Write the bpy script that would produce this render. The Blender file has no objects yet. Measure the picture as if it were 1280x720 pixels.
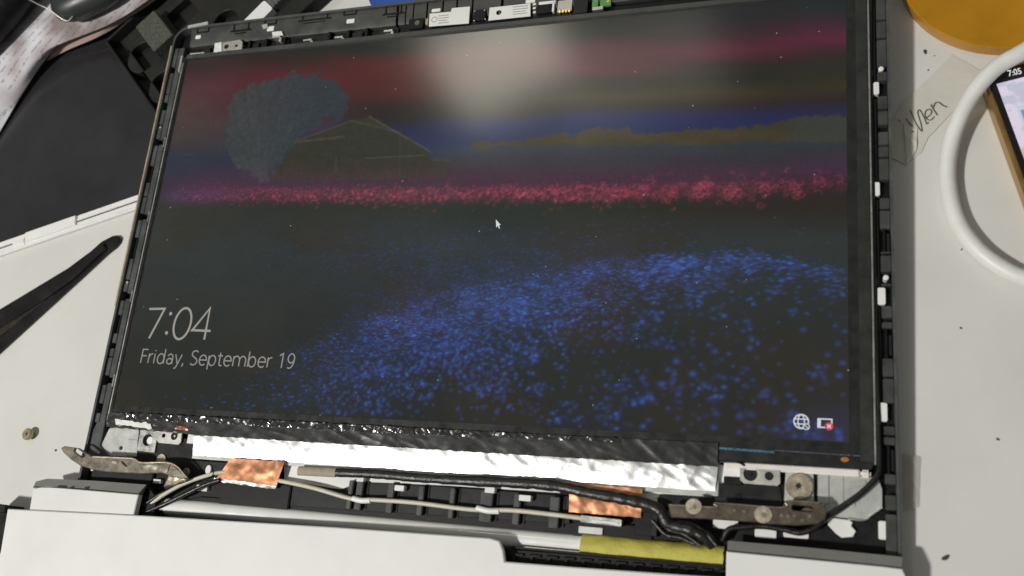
import bpy, bmesh, math, random
import numpy as np
from mathutils import Vector, Matrix, noise

random.seed(7); RNG = np.random.default_rng(7)
S = bpy.context.scene
COL = S.collection

# ------------------------------------------------------------------ camera
# Camera solved from the four corners of the 358 x 208 mm display panel (mm, lid frame)
CAM = np.array([341.55857, -38.86539, 368.44728])
ROT = np.array([[0.94483999, 0.09184172, -0.31439224],
                [0.00184129, 0.95837718, 0.28549921],
                [0.32752709, -0.27032996, 0.90534398]])
FPX = 1137.0
TILT = math.radians(2.2)           # far end of the lid is propped up
LIFT = 9.0                         # height of the panel face above the table at its near edge
XR = np.array([[1, 0, 0], [0, math.cos(TILT), -math.sin(TILT)], [0, math.sin(TILT), math.cos(TILT)]])
CAMW = XR @ CAM + np.array([0, 0, LIFT])

def _ray(px, py):
    return ROT.T @ np.array([(px - 640) / FPX, -(py - 360) / FPX, -1.0])
def L(px, py, z=0.0):              # photo pixel -> point in the lid's own plane at height z (mm)
    d = _ray(px, py); p = CAM + d * ((z - CAM[2]) / d[2]); return (p[0], p[1])
def T(px, py, z=0.0):              # photo pixel -> point at height z above the table (mm)
    d = XR @ _ray(px, py); p = CAMW + d * ((z - CAMW[2]) / d[2]); return (p[0], p[1])
def LL(pts, z=0.0): return [L(a, b, z) for a, b in pts]
def TT(pts, z=0.0): return [T(a, b, z) for a, b in pts]

cd = bpy.data.cameras.new('camera'); cam = bpy.data.objects.new('camera', cd); COL.objects.link(cam)
ax = (XR @ ROT.T)
m = Matrix.Identity(4)
for i in range(3):
    for j in range(3): m[i][j] = ax[i][j]
    m[i][3] = CAMW[i] * 0.001
cam.matrix_world = m
cd.sensor_width = 36; cd.lens = FPX / 1280 * 36; cd.clip_start = 0.01; cd.clip_end = 50
cd.dof.use_dof = True; cd.dof.focus_distance = 0.43; cd.dof.aperture_fstop = 10.0
S.camera = cam

# ------------------------------------------------------------------ light
w = bpy.data.worlds.new('World'); S.world = w; w.use_nodes = True
bg = w.node_tree.nodes['Background']; bg.inputs[0].default_value = (0.98, 0.98, 0.95, 1); bg.inputs[1].default_value = 0.14

def lamp(loc, target, sx, sy, power, col):
    ld = bpy.data.lights.new('ceiling_lamp', 'AREA'); ld.shape = 'RECTANGLE'; ld.size = sx; ld.size_y = sy
    ld.energy = power; ld.color = col
    o = bpy.data.objects.new('ceiling_lamp', ld); COL.objects.link(o); o.location = loc
    o.rotation_euler = (Vector(target) - Vector(loc)).to_track_quat('-Z', 'Y').to_euler()
    return o
lamp((-0.74, -0.74, 1.62), (0.15, 0.05, 0), 0.13, 0.13, 33, (1.0, 0.98, 0.94))
lamp((-0.50, 1.16, 1.72), (0.15, 0.1, 0), 0.32, 0.24, 2.1, (1.0, 0.97, 0.80))
lamp((-0.12, 1.08, 1.72), (0.15, 0.1, 0), 0.42, 0.22, 0.5, (1.0, 0.95, 0.82))

S.view_settings.view_transform = 'Standard'; S.view_settings.look = 'None'
S.view_settings.exposure = 0.0; S.view_settings.gamma = 1.0
S.render.engine = 'CYCLES'
S.render.resolution_x = 1024; S.render.resolution_y = 576

# ------------------------------------------------------------------ materials
def srgb(r, g, b):
    f = lambda c: (c / 255 / 12.92) if c / 255 < 0.04045 else ((c / 255 + 0.055) / 1.055) ** 2.4
    return (f(r), f(g), f(b), 1)
def mat(name, col, rough=0.5, metal=0.0, var=0.12, scale=120.0, bump=0.0, bscale=900.0, spec=0.5, coat=0.0, rvar=0.1):
    M = bpy.data.materials.new(name); M.use_nodes = True
    nt = M.node_tree; N = nt.nodes; K = nt.links
    b = N['Principled BSDF']
    b.inputs['Metallic'].default_value = metal
    b.inputs['Specular IOR Level'].default_value = spec
    b.inputs['Coat Weight'].default_value = coat
    tc = N.new('ShaderNodeTexCoord')
    nz = N.new('ShaderNodeTexNoise'); nz.inputs['Scale'].default_value = scale; nz.inputs['Detail'].default_value = 6; nz.inputs['Roughness'].default_value = 0.65
    K.new(tc.outputs['Object'], nz.inputs['Vector'])
    mp = N.new('ShaderNodeMapRange'); mp.inputs[1].default_value = 0.3; mp.inputs[2].default_value = 0.7
    mp.inputs[3].default_value = 1 - var; mp.inputs[4].default_value = 1 + var
    K.new(nz.outputs['Fac'], mp.inputs[0])
    mx = N.new('ShaderNodeVectorMath'); mx.operation = 'SCALE'; mx.inputs[0].default_value = col[:3]
    K.new(mp.outputs[0], mx.inputs['Scale']); K.new(mx.outputs[0], b.inputs['Base Color'])
    mr = N.new('ShaderNodeMapRange'); mr.inputs[1].default_value = 0.3; mr.inputs[2].default_value = 0.7
    mr.inputs[3].default_value = max(0.02, rough - rvar); mr.inputs[4].default_value = min(1, rough + rvar)
    K.new(nz.outputs['Fac'], mr.inputs[0]); K.new(mr.outputs[0], b.inputs['Roughness'])
    if bump > 0:
        n2 = N.new('ShaderNodeTexNoise'); n2.inputs['Scale'].default_value = bscale; n2.inputs['Detail'].default_value = 5
        K.new(tc.outputs['Object'], n2.inputs['Vector'])
        bp = N.new('ShaderNodeBump'); bp.inputs['Strength'].default_value = bump; bp.inputs['Distance'].default_value = 0.0004
        K.new(n2.outputs['Fac'], bp.inputs['Height']); K.new(bp.outputs[0], b.inputs['Normal'])
    return M
M = {}
M['table'] = mat('table_laminate', (0.69, 0.682, 0.645), 0.42, var=0.05, scale=14, bump=0.05, bscale=2500)
M['black'] = mat('black_plastic', (0.006, 0.006, 0.0065), 0.45, spec=0.3, var=0.3, scale=200, bump=0.15, bscale=3500)
M['dark'] = mat('dark_grey_plastic', (0.015, 0.016, 0.016), 0.42, spec=0.3, var=0.35, scale=160, bump=0.15, bscale=3500)
M['grey'] = mat('grey_plastic', (0.055, 0.056, 0.054), 0.4, var=0.35, scale=90, bump=0.15, bscale=3000)
M['panelblack'] = mat('panel_frame_black', (0.016, 0.017, 0.016), 0.35, var=0.25, scale=150, bump=0.1, bscale=4000)
M['bezel'] = mat('panel_side_strip', (0.028, 0.029, 0.026), 0.32, var=0.25, scale=100, bump=0.1, bscale=4000)
M['white'] = mat('white_plastic', (0.80, 0.80, 0.775), 0.35, var=0.03, scale=20, bump=0.05, bscale=3000)
M['deck'] = mat('white_deck_plastic', (0.82, 0.817, 0.795), 0.42, var=0.03, scale=28, bump=0.06, bscale=3500)
M['pearl'] = mat('white_barrel_plastic', (0.84, 0.84, 0.81), 0.22, var=0.06, scale=60, coat=0.3)
M['windowwhite'] = mat('white_shell_inside', (0.85, 0.85, 0.82), 0.4, var=0.04, scale=100)
M['silver'] = mat('silver_metal', (0.66, 0.66, 0.63), 0.34, 0.9, var=0.12, scale=180, bump=0.1)
M['satin'] = mat('satin_steel', (0.60, 0.585, 0.54), 0.45, 0.75, var=0.12, scale=150, bump=0.1)
M['plate'] = mat('pale_zinc_plate', (0.58, 0.59, 0.565), 0.42, 0.45, var=0.1, scale=100, bump=0.1)
M['hinge'] = mat('bronzed_hinge_steel', (0.27, 0.24, 0.195), 0.38, 0.8, var=0.15, scale=220, bump=0.08, bscale=900)
M['hingedark'] = mat('dull_hinge_steel', (0.145, 0.12, 0.09), 0.38, 0.75, var=0.15, scale=220, bump=0.08, bscale=900)
M['brass'] = mat('tan_screw_metal', (0.55, 0.48, 0.36), 0.38, 0.75, var=0.15, scale=300, bump=0.2)
M['hole'] = mat('hole_black', (0.004, 0.004, 0.004), 0.7, var=0.1)
M['gold'] = mat('gold_contact', (0.85, 0.58, 0.18), 0.25, 1.0, var=0.1)
M['trim'] = mat('tan_edge_trim', (0.50, 0.37, 0.21), 0.4, 0.2, var=0.3, scale=150)
M['copper'] = mat('copper_foil', (0.66, 0.31, 0.17), 0.38, 0.9, var=0.15, scale=150, bump=0.2, bscale=300)
M['foil'] = mat('aluminium_foil', (0.84, 0.845, 0.835), 0.4, 0.95, var=0.05, scale=120, bump=0.25, bscale=260)
M['blacktape'] = mat('black_film_tape', (0.030, 0.030, 0.029), 0.36, var=0.25, scale=150, bump=0.25, bscale=500, spec=0.5)
M['glosstape'] = mat('glossy_black_film', (0.02, 0.02, 0.019), 0.22, var=0.3, scale=150, bump=0.1, bscale=300, spec=1.0, coat=0.6)
M['cream'] = mat('cream_cable', (0.62, 0.585, 0.47), 0.45, var=0.12, scale=200)
M['blackcable'] = mat('black_cable_sleeve', (0.012, 0.011, 0.010), 0.38, var=0.4, scale=250, bump=0.6, bscale=700)
M['yellow'] = mat('yellow_tape', (0.55, 0.50, 0.10), 0.6, var=0.14, scale=130, bump=0.6, bscale=700, spec=0.3)
M['tan'] = mat('tan_cloth_tape', (0.36, 0.31, 0.22), 0.7, var=0.15, scale=300, bump=0.4)
M['label'] = mat('white_label', (0.82, 0.82, 0.78), 0.5, var=0.03)
M['ink'] = mat('label_ink', (0.30, 0.30, 0.30), 0.6, var=0.1)
M['green'] = mat('green_circuit_board', (0.10, 0.27, 0.07), 0.4, var=0.3, scale=400)
M['pink'] = mat('white_reflector_strip', (0.84, 0.80, 0.74), 0.4, var=0.08, scale=90)
M['orange'] = mat('amber_spot', (0.45, 0.16, 0.04), 0.5)
M['glossblack'] = mat('gloss_black_glass', (0.028, 0.027, 0.030), 0.22, var=0.3, scale=15, spec=0.75, rvar=0.06)
M['offwhite'] = mat('offwhite_frame', (0.84, 0.84, 0.815), 0.4, var=0.04, scale=60)
M['foamblack'] = mat('black_tray_plastic', (0.018, 0.018, 0.016), 0.55, spec=0.3, var=0.3, scale=60, bump=0.2)
M['foamgrey'] = mat('speckled_foam', (0.075, 0.08, 0.062), 0.55, var=0.75, scale=900, bump=1.0, bscale=1200)
M['tweezer'] = mat('black_coated_steel', (0.010, 0.009, 0.009), 0.34, var=0.3, scale=80)
M['tweezerside'] = mat('worn_coated_steel', (0.035, 0.028, 0.022), 0.4, var=0.3, scale=80)
M['screwm'] = mat('screw_brass', (0.42, 0.36, 0.22), 0.4, 0.7, var=0.25, scale=600, bump=0.3)
M['cablewhite'] = mat('white_rubber_cable', (0.78, 0.78, 0.735), 0.45, var=0.07, scale=90, bump=0.05)
M['phonegold'] = mat('phone_gold_edge', (0.45, 0.28, 0.09), 0.3, 0.8, var=0.15, scale=100)
M['phoneblack'] = mat('phone_black_glass', (0.010, 0.009, 0.009), 0.2, var=0.2)
M['note'] = mat('note_paper', (0.64, 0.62, 0.55), 0.7, var=0.05, scale=80, bump=0.25, bscale=300)
M['pencil'] = mat('pencil_line', (0.10, 0.10, 0.10), 0.7, var=0.3, scale=700)
M['blue'] = mat('blue_plastic', (0.016, 0.075, 0.36), 0.4, var=0.08, scale=60)
M['casing'] = mat('dark_casing', (0.030, 0.034, 0.033), 0.42, var=0.25, scale=30, bump=0.1)
M['brownpaper'] = mat('brown_paper', (0.42, 0.30, 0.26), 0.7, var=0.1, scale=40)
M['speck'] = mat('dirt_speck', (0.05, 0.045, 0.04), 0.8)
M['ribbed'] = mat('grey_ribbed_grip', (0.12, 0.12, 0.115), 0.5)
M['ventblack'] = mat('vent_black', (0.008, 0.008, 0.008), 0.5, spec=0.3, var=0.3)

# amber film of the tape roll: warm, glossy, a little see-through at the wound layers
M['amber'] = mat('amber_tape_film', (0.47, 0.215, 0.007), 0.22, var=0.14, scale=30, coat=0.4, spec=0.4)

def tr_mat(name, col, alpha, rough):
    m_ = mat(name, col, rough); m_.node_tree.nodes['Principled BSDF'].inputs['Alpha'].default_value = alpha; return m_
M['cleartape'] = tr_mat('clear_tape_film', (0.55, 0.52, 0.45), 0.28, 0.3)

def emis(name, col, st=1.0, rough=0.3):
    m_ = mat(name, (0.02, 0.02, 0.02), rough, var=0.1)
    b = m_.node_tree.nodes['Principled BSDF']; b.inputs['Emission Color'].default_value = (*col, 1); b.inputs['Emission Strength'].default_value = st
    return m_
M['clocktext'] = emis('screen_text_grey', (0.30, 0.285, 0.25))
M['datetext'] = emis('screen_text_dim', (0.25, 0.245, 0.235))
M['icon'] = emis('screen_icon_white', (0.62, 0.64, 0.68))
M['iconred'] = emis('screen_icon_red', (0.55, 0.035, 0.04))
M['phonetext'] = emis('phone_text', (0.75, 0.75, 0.75))

def attr_mat(name, rough, strength, spec=0.5, dust=True):
    m_ = bpy.data.materials.new(name); m_.use_nodes = True
    nt = m_.node_tree; N = nt.nodes; K = nt.links; b = N['Principled BSDF']
    a = N.new('ShaderNodeAttribute'); a.attribute_name = 'picture'
    K.new(a.outputs['Color'], b.inputs['Emission Color']); b.inputs['Emission Strength'].default_value = strength
    b.inputs['Roughness'].default_value = rough; b.inputs['Specular IOR Level'].default_value = spec
    b.inputs['Base Color'].default_value = (0.016, 0.016, 0.015, 1)
    if dust:   # fine dust lying on the matte film
        tc = N.new('ShaderNodeTexCoord'); v = N.new('ShaderNodeTexVoronoi'); v.inputs['Scale'].default_value = 95
        K.new(tc.outputs['Object'], v.inputs['Vector'])
        c = N.new('ShaderNodeMapRange'); c.inputs[1].default_value = 0.022; c.inputs[2].default_value = 0.035; c.inputs[3].default_value = 1; c.inputs[4].default_value = 0
        K.new(v.outputs['Distance'], c.inputs[0])
        nz = N.new('ShaderNodeTexNoise'); nz.inputs['Scale'].default_value = 14; nz.inputs['Detail'].default_value = 6
        K.new(tc.outputs['Object'], nz.inputs['Vector'])
        r2 = N.new('ShaderNodeMapRange'); r2.inputs[1].default_value = 0.3; r2.inputs[2].default_value = 0.7; r2.inputs[3].default_value = 0.018; r2.inputs[4].default_value = 0.026
        K.new(nz.outputs['Fac'], r2.inputs[0])
        mx = N.new('ShaderNodeMix'); mx.data_type = 'RGBA'
        tn = N.new('ShaderNodeVectorMath'); tn.operation = 'SCALE'; tn.inputs[0].default_value = (.96, 1.06, .99); K.new(r2.outputs[0], tn.inputs['Scale'])
        K.new(c.outputs[0], mx.inputs['Factor']); K.new(tn.outputs[0], mx.inputs['A']); mx.inputs['B'].default_value = (0.35, 0.35, 0.33, 1)
        K.new(mx.outputs['Result'], b.inputs['Base Color'])
    return m_

# ------------------------------------------------------------------ mesh helpers (all sizes in mm)
def link(name, me, mt, parent, smooth=True):
    o = bpy.data.objects.new(name, me); COL.objects.link(o)
    if mt is not None: me.materials.append(M[mt] if isinstance(mt, str) else mt)
    if smooth:
        me.shade_smooth(); me.set_sharp_from_angle(angle=math.radians(38))
    if parent is not None: o.parent = parent
    return o
def from_bm(name, bm, mt, parent, smooth=True):
    bmesh.ops.recalc_face_normals(bm, faces=bm.faces)
    bmesh.ops.scale(bm, vec=(.001, .001, .001), verts=bm.verts)
    me = bpy.data.meshes.new(name); bm.to_mesh(me); bm.free()
    return link(name, me, mt, parent, smooth)
def from_py(name, vs, fs, mt, parent, smooth=True, fixn=True):
    bm = bmesh.new(); bv = [bm.verts.new(v) for v in vs]
    for f in fs:
        try: bm.faces.new([bv[i] for i in f])
        except ValueError: pass
    return from_bm(name, bm, mt, parent, smooth)
def box(name, x0, x1, y0, y1, z0, z1, mt, parent, bev=0.25, seg=2):
    bm = bmesh.new(); bmesh.ops.create_cube(bm, size=1)
    bmesh.ops.scale(bm, vec=(abs(x1-x0), abs(y1-y0), abs(z1-z0)), verts=bm.verts)
    bmesh.ops.translate(bm, vec=((x0+x1)/2, (y0+y1)/2, (z0+z1)/2), verts=bm.verts)
    if bev > 0:
        bmesh.ops.bevel(bm, geom=list(bm.edges), offset=min(bev, 0.3*min(abs(x1-x0), abs(y1-y0), abs(z1-z0))), segments=seg, affect='EDGES')
    return from_bm(name, bm, mt, parent)
def plate(name, outer, z0, z1, mt, parent, holes=(), bev=0.2):
    def area(p): return sum(p[i][0]*p[(i+1) % len(p)][1]-p[(i+1) % len(p)][0]*p[i][1] for i in range(len(p)))
    loops = [list(outer)] + [list(h) for h in holes]
    loops[0] = loops[0] if area(loops[0]) > 0 else loops[0][::-1]
    for i in range(1, len(loops)):
        if area(loops[i]) > 0: loops[i] = loops[i][::-1]
    bm = bmesh.new(); ed = []; lv = []
    for lp in loops:
        vs = [bm.verts.new((p[0], p[1], z1)) for p in lp]; lv.append(vs)
        for i in range(len(vs)): ed.append(bm.edges.new((vs[i], vs[(i+1) % len(vs)])))
    bmesh.ops.triangle_fill(bm, use_beauty=True, use_dissolve=False, edges=ed, normal=(0, 0, 1))
    top = list(bm.faces)
    low = {v: bm.verts.new((v.co.x, v.co.y, z0)) for v in list(bm.verts)}
    for f in top: bm.faces.new([low[v] for v in reversed(f.verts)])
    for vs in lv:
        for i in range(len(vs)):
            a, b = vs[i], vs[(i+1) % len(vs)]
            bm.faces.new((a, low[a], low[b], b))
    bmesh.ops.recalc_face_normals(bm, faces=bm.faces)
    if bev > 0:
        rim = [e for e in bm.edges if len(e.link_faces) == 2 and e.calc_face_angle(0) > 1.2 and abs(e.verts[0].co.z - z1) < 1e-4 and abs(e.verts[1].co.z - z1) < 1e-4]
        bmesh.ops.bevel(bm, geom=rim, offset=min(bev, 0.35*(z1-z0)), segments=1, affect='EDGES')
    return from_bm(name, bm, mt, parent)
def rr(cx, cy, w_, h_, r, rot=0, n=5):
    p = []
    for sx, sy, a0 in ((1, 1, 0), (-1, 1, 90), (-1, -1, 180), (1, -1, 270)):
        for k in range(n + 1):
            a = math.radians(a0 + 90 * k / n)
            p.append((sx*(w_/2-r)+r*math.cos(a), sy*(h_/2-r)+r*math.sin(a)))
    c, s = math.cos(rot), math.sin(rot)
    return [(cx+x*c-y*s, cy+x*s+y*c) for x, y in p]
def circ(cx, cy, r, n=24, ry=None, rot=0):
    ry = ry or r; c, s = math.cos(rot), math.sin(rot)
    return [(cx+r*math.cos(a)*c-ry*math.sin(a)*s, cy+r*math.cos(a)*s+ry*math.sin(a)*c) for a in [2*math.pi*k/n for k in range(n)]]
def lrect(name, px, py, w_, h_, z0, z1, mt, parent, rot=0, r=0.3, bev=0.15):   # pad of w x h mm centred at a photo pixel, in the lid
    x, y = L(px, py, z1); return plate(name, rr(x, y, w_, h_, min(r, .45*min(w_, h_)), rot, 3), z0, z1, mt, parent, (), bev)
def spline(pts, n=8):
    P = [Vector(p) for p in pts]; P = [2*P[0]-P[1]] + P + [2*P[-1]-P[-2]]; out = []
    for i in range(1, len(P)-2):
        for k in range(n):
            t = k/n; a, b, c, d = P[i-1], P[i], P[i+1], P[i+2]
            out.append(0.5*((2*b)+(-a+c)*t+(2*a-5*b+4*c-d)*t*t+(-a+3*b-3*c+d)*t**3))
    out.append(P[-2]); return out
def tube(name, pts, r, mt, parent, seg=12, n=8, flat=1.0, wob=0.0):
    P = spline(pts, n); vs = []; fs = []; up = Vector((0, 0, 1))
    for i, p in enumerate(P):
        t = (P[min(i+1, len(P)-1)]-P[max(i-1, 0)]).normalized()
        s_ = t.cross(up)
        s_ = s_.normalized() if s_.length > 1e-4 else Vector((1, 0, 0))
        u = s_.cross(t).normalized()
        rr_ = (r if not callable(r) else r(i/(len(P)-1)))*(1+wob*noise.noise(p*0.35))
        for k in range(seg):
            a = 2*math.pi*k/seg; vs.append(p+s_*math.cos(a)*rr_+u*math.sin(a)*rr_*flat)
    for i in range(len(P)-1):
        for k in range(seg):
            fs.append((i*seg+k, i*seg+(k+1) % seg, (i+1)*seg+(k+1) % seg, (i+1)*seg+k))
    fs.append(tuple(range(seg))); fs.append(tuple((len(P)-1)*seg+k for k in range(seg)))
    return from_py(name, vs, fs, mt, parent)
def ribbon(name, lines, wd, z, mt, parent, h=0.08, closed=False):    # flat strokes, mitred
    bm = bmesh.new()
    for ln in lines:
        P = [Vector((p[0], p[1])) for p in ln]; n = len(P); Ls, Rs = [], []
        for i in range(n):
            if closed: d0 = (P[i]-P[i-1]); d1 = (P[(i+1) % n]-P[i])
            else:
                d1 = P[i+1]-P[i] if i < n-1 else P[i]-P[i-1]; d0 = P[i]-P[i-1] if i > 0 else d1
            d0 = d0.normalized(); d1 = d1.normalized(); n0 = Vector((-d0.y, d0.x)); n1 = Vector((-d1.y, d1.x))
            mm = (n0+n1); mm = mm.normalized() if mm.length > 1e-5 else n0
            k = wd/2/max(0.45, mm.dot(n0)); Ls.append(P[i]+mm*k); Rs.append(P[i]-mm*k)
        rng = range(n) if closed else range(n-1)
        vt = [[bm.verts.new((q.x, q.y, zz)) for q in arr] for arr, zz in ((Ls, z+h), (Rs, z+h), (Ls, z), (Rs, z))]
        for i in rng:
            j = (i+1) % n
            bm.faces.new((vt[0][i], vt[1][i], vt[1][j], vt[0][j])); bm.faces.new((vt[0][i], vt[0][j], vt[2][j], vt[2][i])); bm.faces.new((vt[1][j], vt[1][i], vt[3][i], vt[3][j]))
            bm.faces.new((vt[2][i], vt[2][j], vt[3][j], vt[3][i]))
        if not closed:
            for i in (0, n-1): bm.faces.new((vt[0][i], vt[1][i], vt[3][i], vt[2][i]))
    return from_bm(name, bm, mt, parent, False)
def crinkle(name, quad, zt, thick, amp, freq, nx, ny, mt, parent, seed=0, ragged=0.0, zf=None, an=1.0, fine=1.0, sharp=0.0):
    """creased sheet over a quad (TL,TR,BR,BL), closed underneath"""
    vs = []; fs = []
    q = [Vector((p[0], p[1], 0)) for p in quad]
    def zz(p):
        v = Vector((p.x*freq, p.y*freq*an, seed*7.3))
        rdg = 1-abs(noise.noise(v))*2.2
        z_ = amp*(0.55*noise.noise(v*2.1)+0.6*rdg*rdg*(1 if rdg > 0 else -1)-0.2+0.25*fine*noise.noise(v*5))
        if sharp:       # straight hard creases running slantwise
            for q_, (ca, sa) in enumerate(((.62, .78), (.9, -.43), (.3, .95))):
                a_ = p.x*ca+p.y*sa; b_ = -p.x*sa+p.y*ca
                h_ = noise.noise(Vector((a_*.22, b_*.03, seed+q_*5.0)))
                z_ += sharp*(.5-abs(h_)*1.6)*(.5+.5*noise.noise(Vector((p.x*.05, q_*3.0, seed))))
        return z_
    for j in range(ny+1):
        for i in range(nx+1):
            u, v = i/nx, j/ny
            p = (q[0]*(1-u)+q[1]*u)*(1-v)+(q[3]*(1-u)+q[2]*u)*v
            if ragged and (j == 0 or j == ny): p.y += ragged*noise.noise(Vector((p.x*0.35, j*9.0, seed)))
            z = zt+zz(p)+(zf(u, v) if zf else 0)
            vs.append((p.x, p.y, z))
    n = len(vs)
    vs += [(x, y, z-thick) for x, y, z in vs]
    W = nx+1
    for j in range(ny):
        for i in range(nx):
            a = j*W+i; fs.append((a, a+1, a+W+1, a+W)); fs.append((n+a, n+a+W, n+a+W+1, n+a+1))
    edge = [j for j in range(W)]+[j*W+nx for j in range(1, ny+1)]+[ny*W+i for i in range(nx-1, -1, -1)]+[j*W for j in range(ny-1, 0, -1)]
    for i in range(len(edge)):
        a, b = edge[i], edge[(i+1) % len(edge)]; fs.append((a, b, n+b, n+a))
    return from_py(name, vs, fs, mt, parent)
def empty(name, loc=(0, 0, 0), rot=(0, 0, 0)):
    o = bpy.data.objects.new(name, None); COL.objects.link(o); o.empty_display_size = 0.01
    o.location = [c*.001 for c in loc]; o.rotation_euler = rot; return o
def tag(o, label, cat, group=None):
    o['label'] = label; o['category'] = cat
    if group: o['group'] = group
    return o
def text(name, s, x, y, wd, hgt, z, mt, parent, rot=0.0, off=0.0, shear=0.0):
    cu = bpy.data.curves.new('t', 'FONT'); cu.body = s; cu.size = 1.0; cu.offset = off; cu.shear = shear; cu.resolution_u = 3
    to = bpy.data.objects.new('t', cu); COL.objects.link(to)
    me = bpy.data.meshes.new_from_object(to.evaluated_get(bpy.context.evaluated_depsgraph_get()))
    bpy.data.objects.remove(to)
    co = np.array([v.co for v in me.vertices]); x0, x1 = co[:, 0].min(), co[:, 0].max()
    capn = 0.73
    c, sn = math.cos(rot), math.sin(rot)
    for v in me.vertices:
        a = (v.co.x-x0)/(x1-x0)*wd; b = v.co.y/capn*hgt
        v.co = ((x+a*c-b*sn)*.001, (y+a*sn+b*c)*.001, z*.001)
    me.materials.clear(); me.name = name
    return link(name, me, mt, parent, False)

# ------------------------------------------------------------------ setting: the table
tb = box('table_top', -620, 760, -420, 720, -25, 0, 'table', None, 2.0)
tb['kind'] = 'structure'
tb['label'] = 'pale grey laminate workbench top'

# ------------------------------------------------------------------ laptop lid (opened flat, bezel removed)
lid = empty('display_assembly', (0, 0, LIFT), (TILT, 0, 0))
tag(lid, 'opened laptop lid with bezel removed, exposing lit display, foil tape and cables', 'laptop lid')

# --- shell
M['rimgrey'] = mat('rim_grey_plastic', (0.07, 0.075, 0.074), 0.42, var=0.35, scale=90, bump=0.15, bscale=3000)
X0, X1, Y0, Y1 = -10.2, 366.6, -37.0, 226.6
def shell_outline(x0, x1, y0, y1, r):
    p = [(x0, y0), (x1, y0)]
    for k in range(9):
        a = math.pi/2*k/8; p.append((x1-r+r*math.cos(a), y1-r+r*math.sin(a)))
    for k in range(9):
        a = math.pi/2+math.pi/2*k/8; p.append((x0+r+r*math.cos(a), y1-r+r*math.sin(a)))
    return p
shell = plate('lid_shell', shell_outline(X0, X1, Y0, Y1, 9), -6.4, -5.2, 'white', lid, (), 0.1)
flo = plate('inner_frame', shell_outline(X0+.6, X1-.6, Y0+.8, Y1-.6, 8.6), -5.2, -4.4, 'black', lid, (), 0.1)
# rim wall round three sides
o_ = shell_outline(X0, X1, Y0+.2, Y1, 9); i_ = shell_outline(X0+1.3, X1-1.1, Y0+.2, Y1-1.3, 8)
def wall(name, z0, z1, mt, par):
    bm = bmesh.new(); n = len(o_)
    a = [[bm.verts.new((p[0], p[1], z)) for p in arr] for arr in (o_, i_) for z in (z0, z1)]
    for k in range(1, n):
        j = (k+1) % n
        bm.faces.new((a[1][k], a[3][k], a[3][j], a[1][j])); bm.faces.new((a[0][k], a[1][k], a[1][j], a[0][j]))
        bm.faces.new((a[2][k], a[2][j], a[3][j], a[3][k])); bm.faces.new((a[0][k], a[0][j], a[2][j], a[2][k]))
    for k in (1, 0): bm.faces.new((a[0][k], a[1][k], a[3][k], a[2][k]))
    return from_bm(name, bm, mt, par)
wall('rim_wall', -5.2, 0.3, 'rimgrey', shell)
box('edge_trim', X0-1.7, X0-.02, 62, 216, -2.6, -0.2, 'trim', shell, .4)
box('edge_trim', X1+.02, X1+.7, -30, 40, -3.0, -1.2, 'plate', shell, .3)
crinkle('edge_scrap', LL([(236, 33), (261, 28), (261, 31.5), (236, 36.5)]), .9, .4, .25, .5, 12, 3, 'plate', shell, 3)

# left rim: an inner rail and an outer ledge broken by clip slots
def xpx(py): return 229-0.2135*(py-75)-13
def seg_run(gaps, ya, yb, xa, xb, z0, z1, mt, par, name):
    gaps = sorted(gaps); y = ya
    for c, l in gaps+[(yb, 0)]:
        y2 = c-l/2
        if y2-y > .5: box(name, xa, xb, y, y2, z0, z1, mt, par, .25)
        y = c+l/2
lg = []
for py, ln in [(88, 4), (118, .6), (133, 5), (158, 2), (178, 4), (218, 10), (246, .6), (271, 4), (310, 12), (352, 2.4), (370, 5), (405, 10), (432, 3), (446, .6), (475, 5), (510, 5)]:
    lg.append((L(xpx(py), py, -1)[1], ln))
seg_run(lg, 1, 214, X0+1.35, X0+4.3, -4.4, -0.9, 'rimgrey', shell, 'rim_ledge')
seg_run([(L(xpx(py), py, -1)[1], 3) for py in (178, 271, 370, 475)], -20, 214, X0+4.35, -2.2, -4.4, -1.1, 'rimgrey', shell, 'rim_rail')
for py, ln in [(218, 9), (310, 11), (405, 10)]:      # clip tongues standing in the long slots
    y = L(xpx(py), py, -1)[1]; box('clip_tongue', X0+2.6, X0+3.9, y-ln/2, y+ln/2, -4.4, -1.4, 'black', shell, .2)
for py in (159, 353):
    x, y = L(xpx(py)+2, py, -1); plate('rim_peg', circ(x, y, .9, 12), -4.4, -1.0, 'satin', shell, (), .2)
for py in (178, 271, 370, 475):
    y = L(xpx(py), py, -1)[1]; box('spring_clip', -2.9, -2.1, y-3, y+3, -4.4, -.9, 'silver', shell, .15)
box('edge_scrap', -2.2, -1.0, 198, 208, -3.5, .6, 'plate', shell, .2)

# right rim
rg = [(25, 1), (48, 1), (86, 3), (110, 9), (137, 1), (160, 4), (182, 1), (197, 1), (236, 10), (262, 1), (300, 12), (318, 1), (347, 6), (370, 10), (400, 2), (428, 14), (447, 1), (472, 1), (505, 1), (517, 12), (545, 1), (572, 12), (590, 2), (612, 5), (640, 2)]
rgm = [(L(1110, py, -1)[1], ln*0.8) for py, ln in rg]
seg_run(rgm, -34, 214, 361.6, X1-1.15, -4.4, -0.9, 'grey', shell, 'rim_ledge')
seg_run([(rgm[3][0], 8), (rgm[8][0], 8), (rgm[13][0], 8)], -4, 214, 359.9, 361.2, -4.4, -2.2, 'black', shell, 'rim_rail')
for px, py, w_, h_ in [(1095.5, 110, 2.2, 5.8), (1096, 236, 2.4, 6), (1102, 370, 3.0, 7), (1104.5, 515, 2.8, 7.2), (1106, 663, 4.2, 6.6)]:
    lrect('clip_window', px, py, w_, h_, -4.4, -1.6, 'windowwhite', shell, 0, .7)
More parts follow.
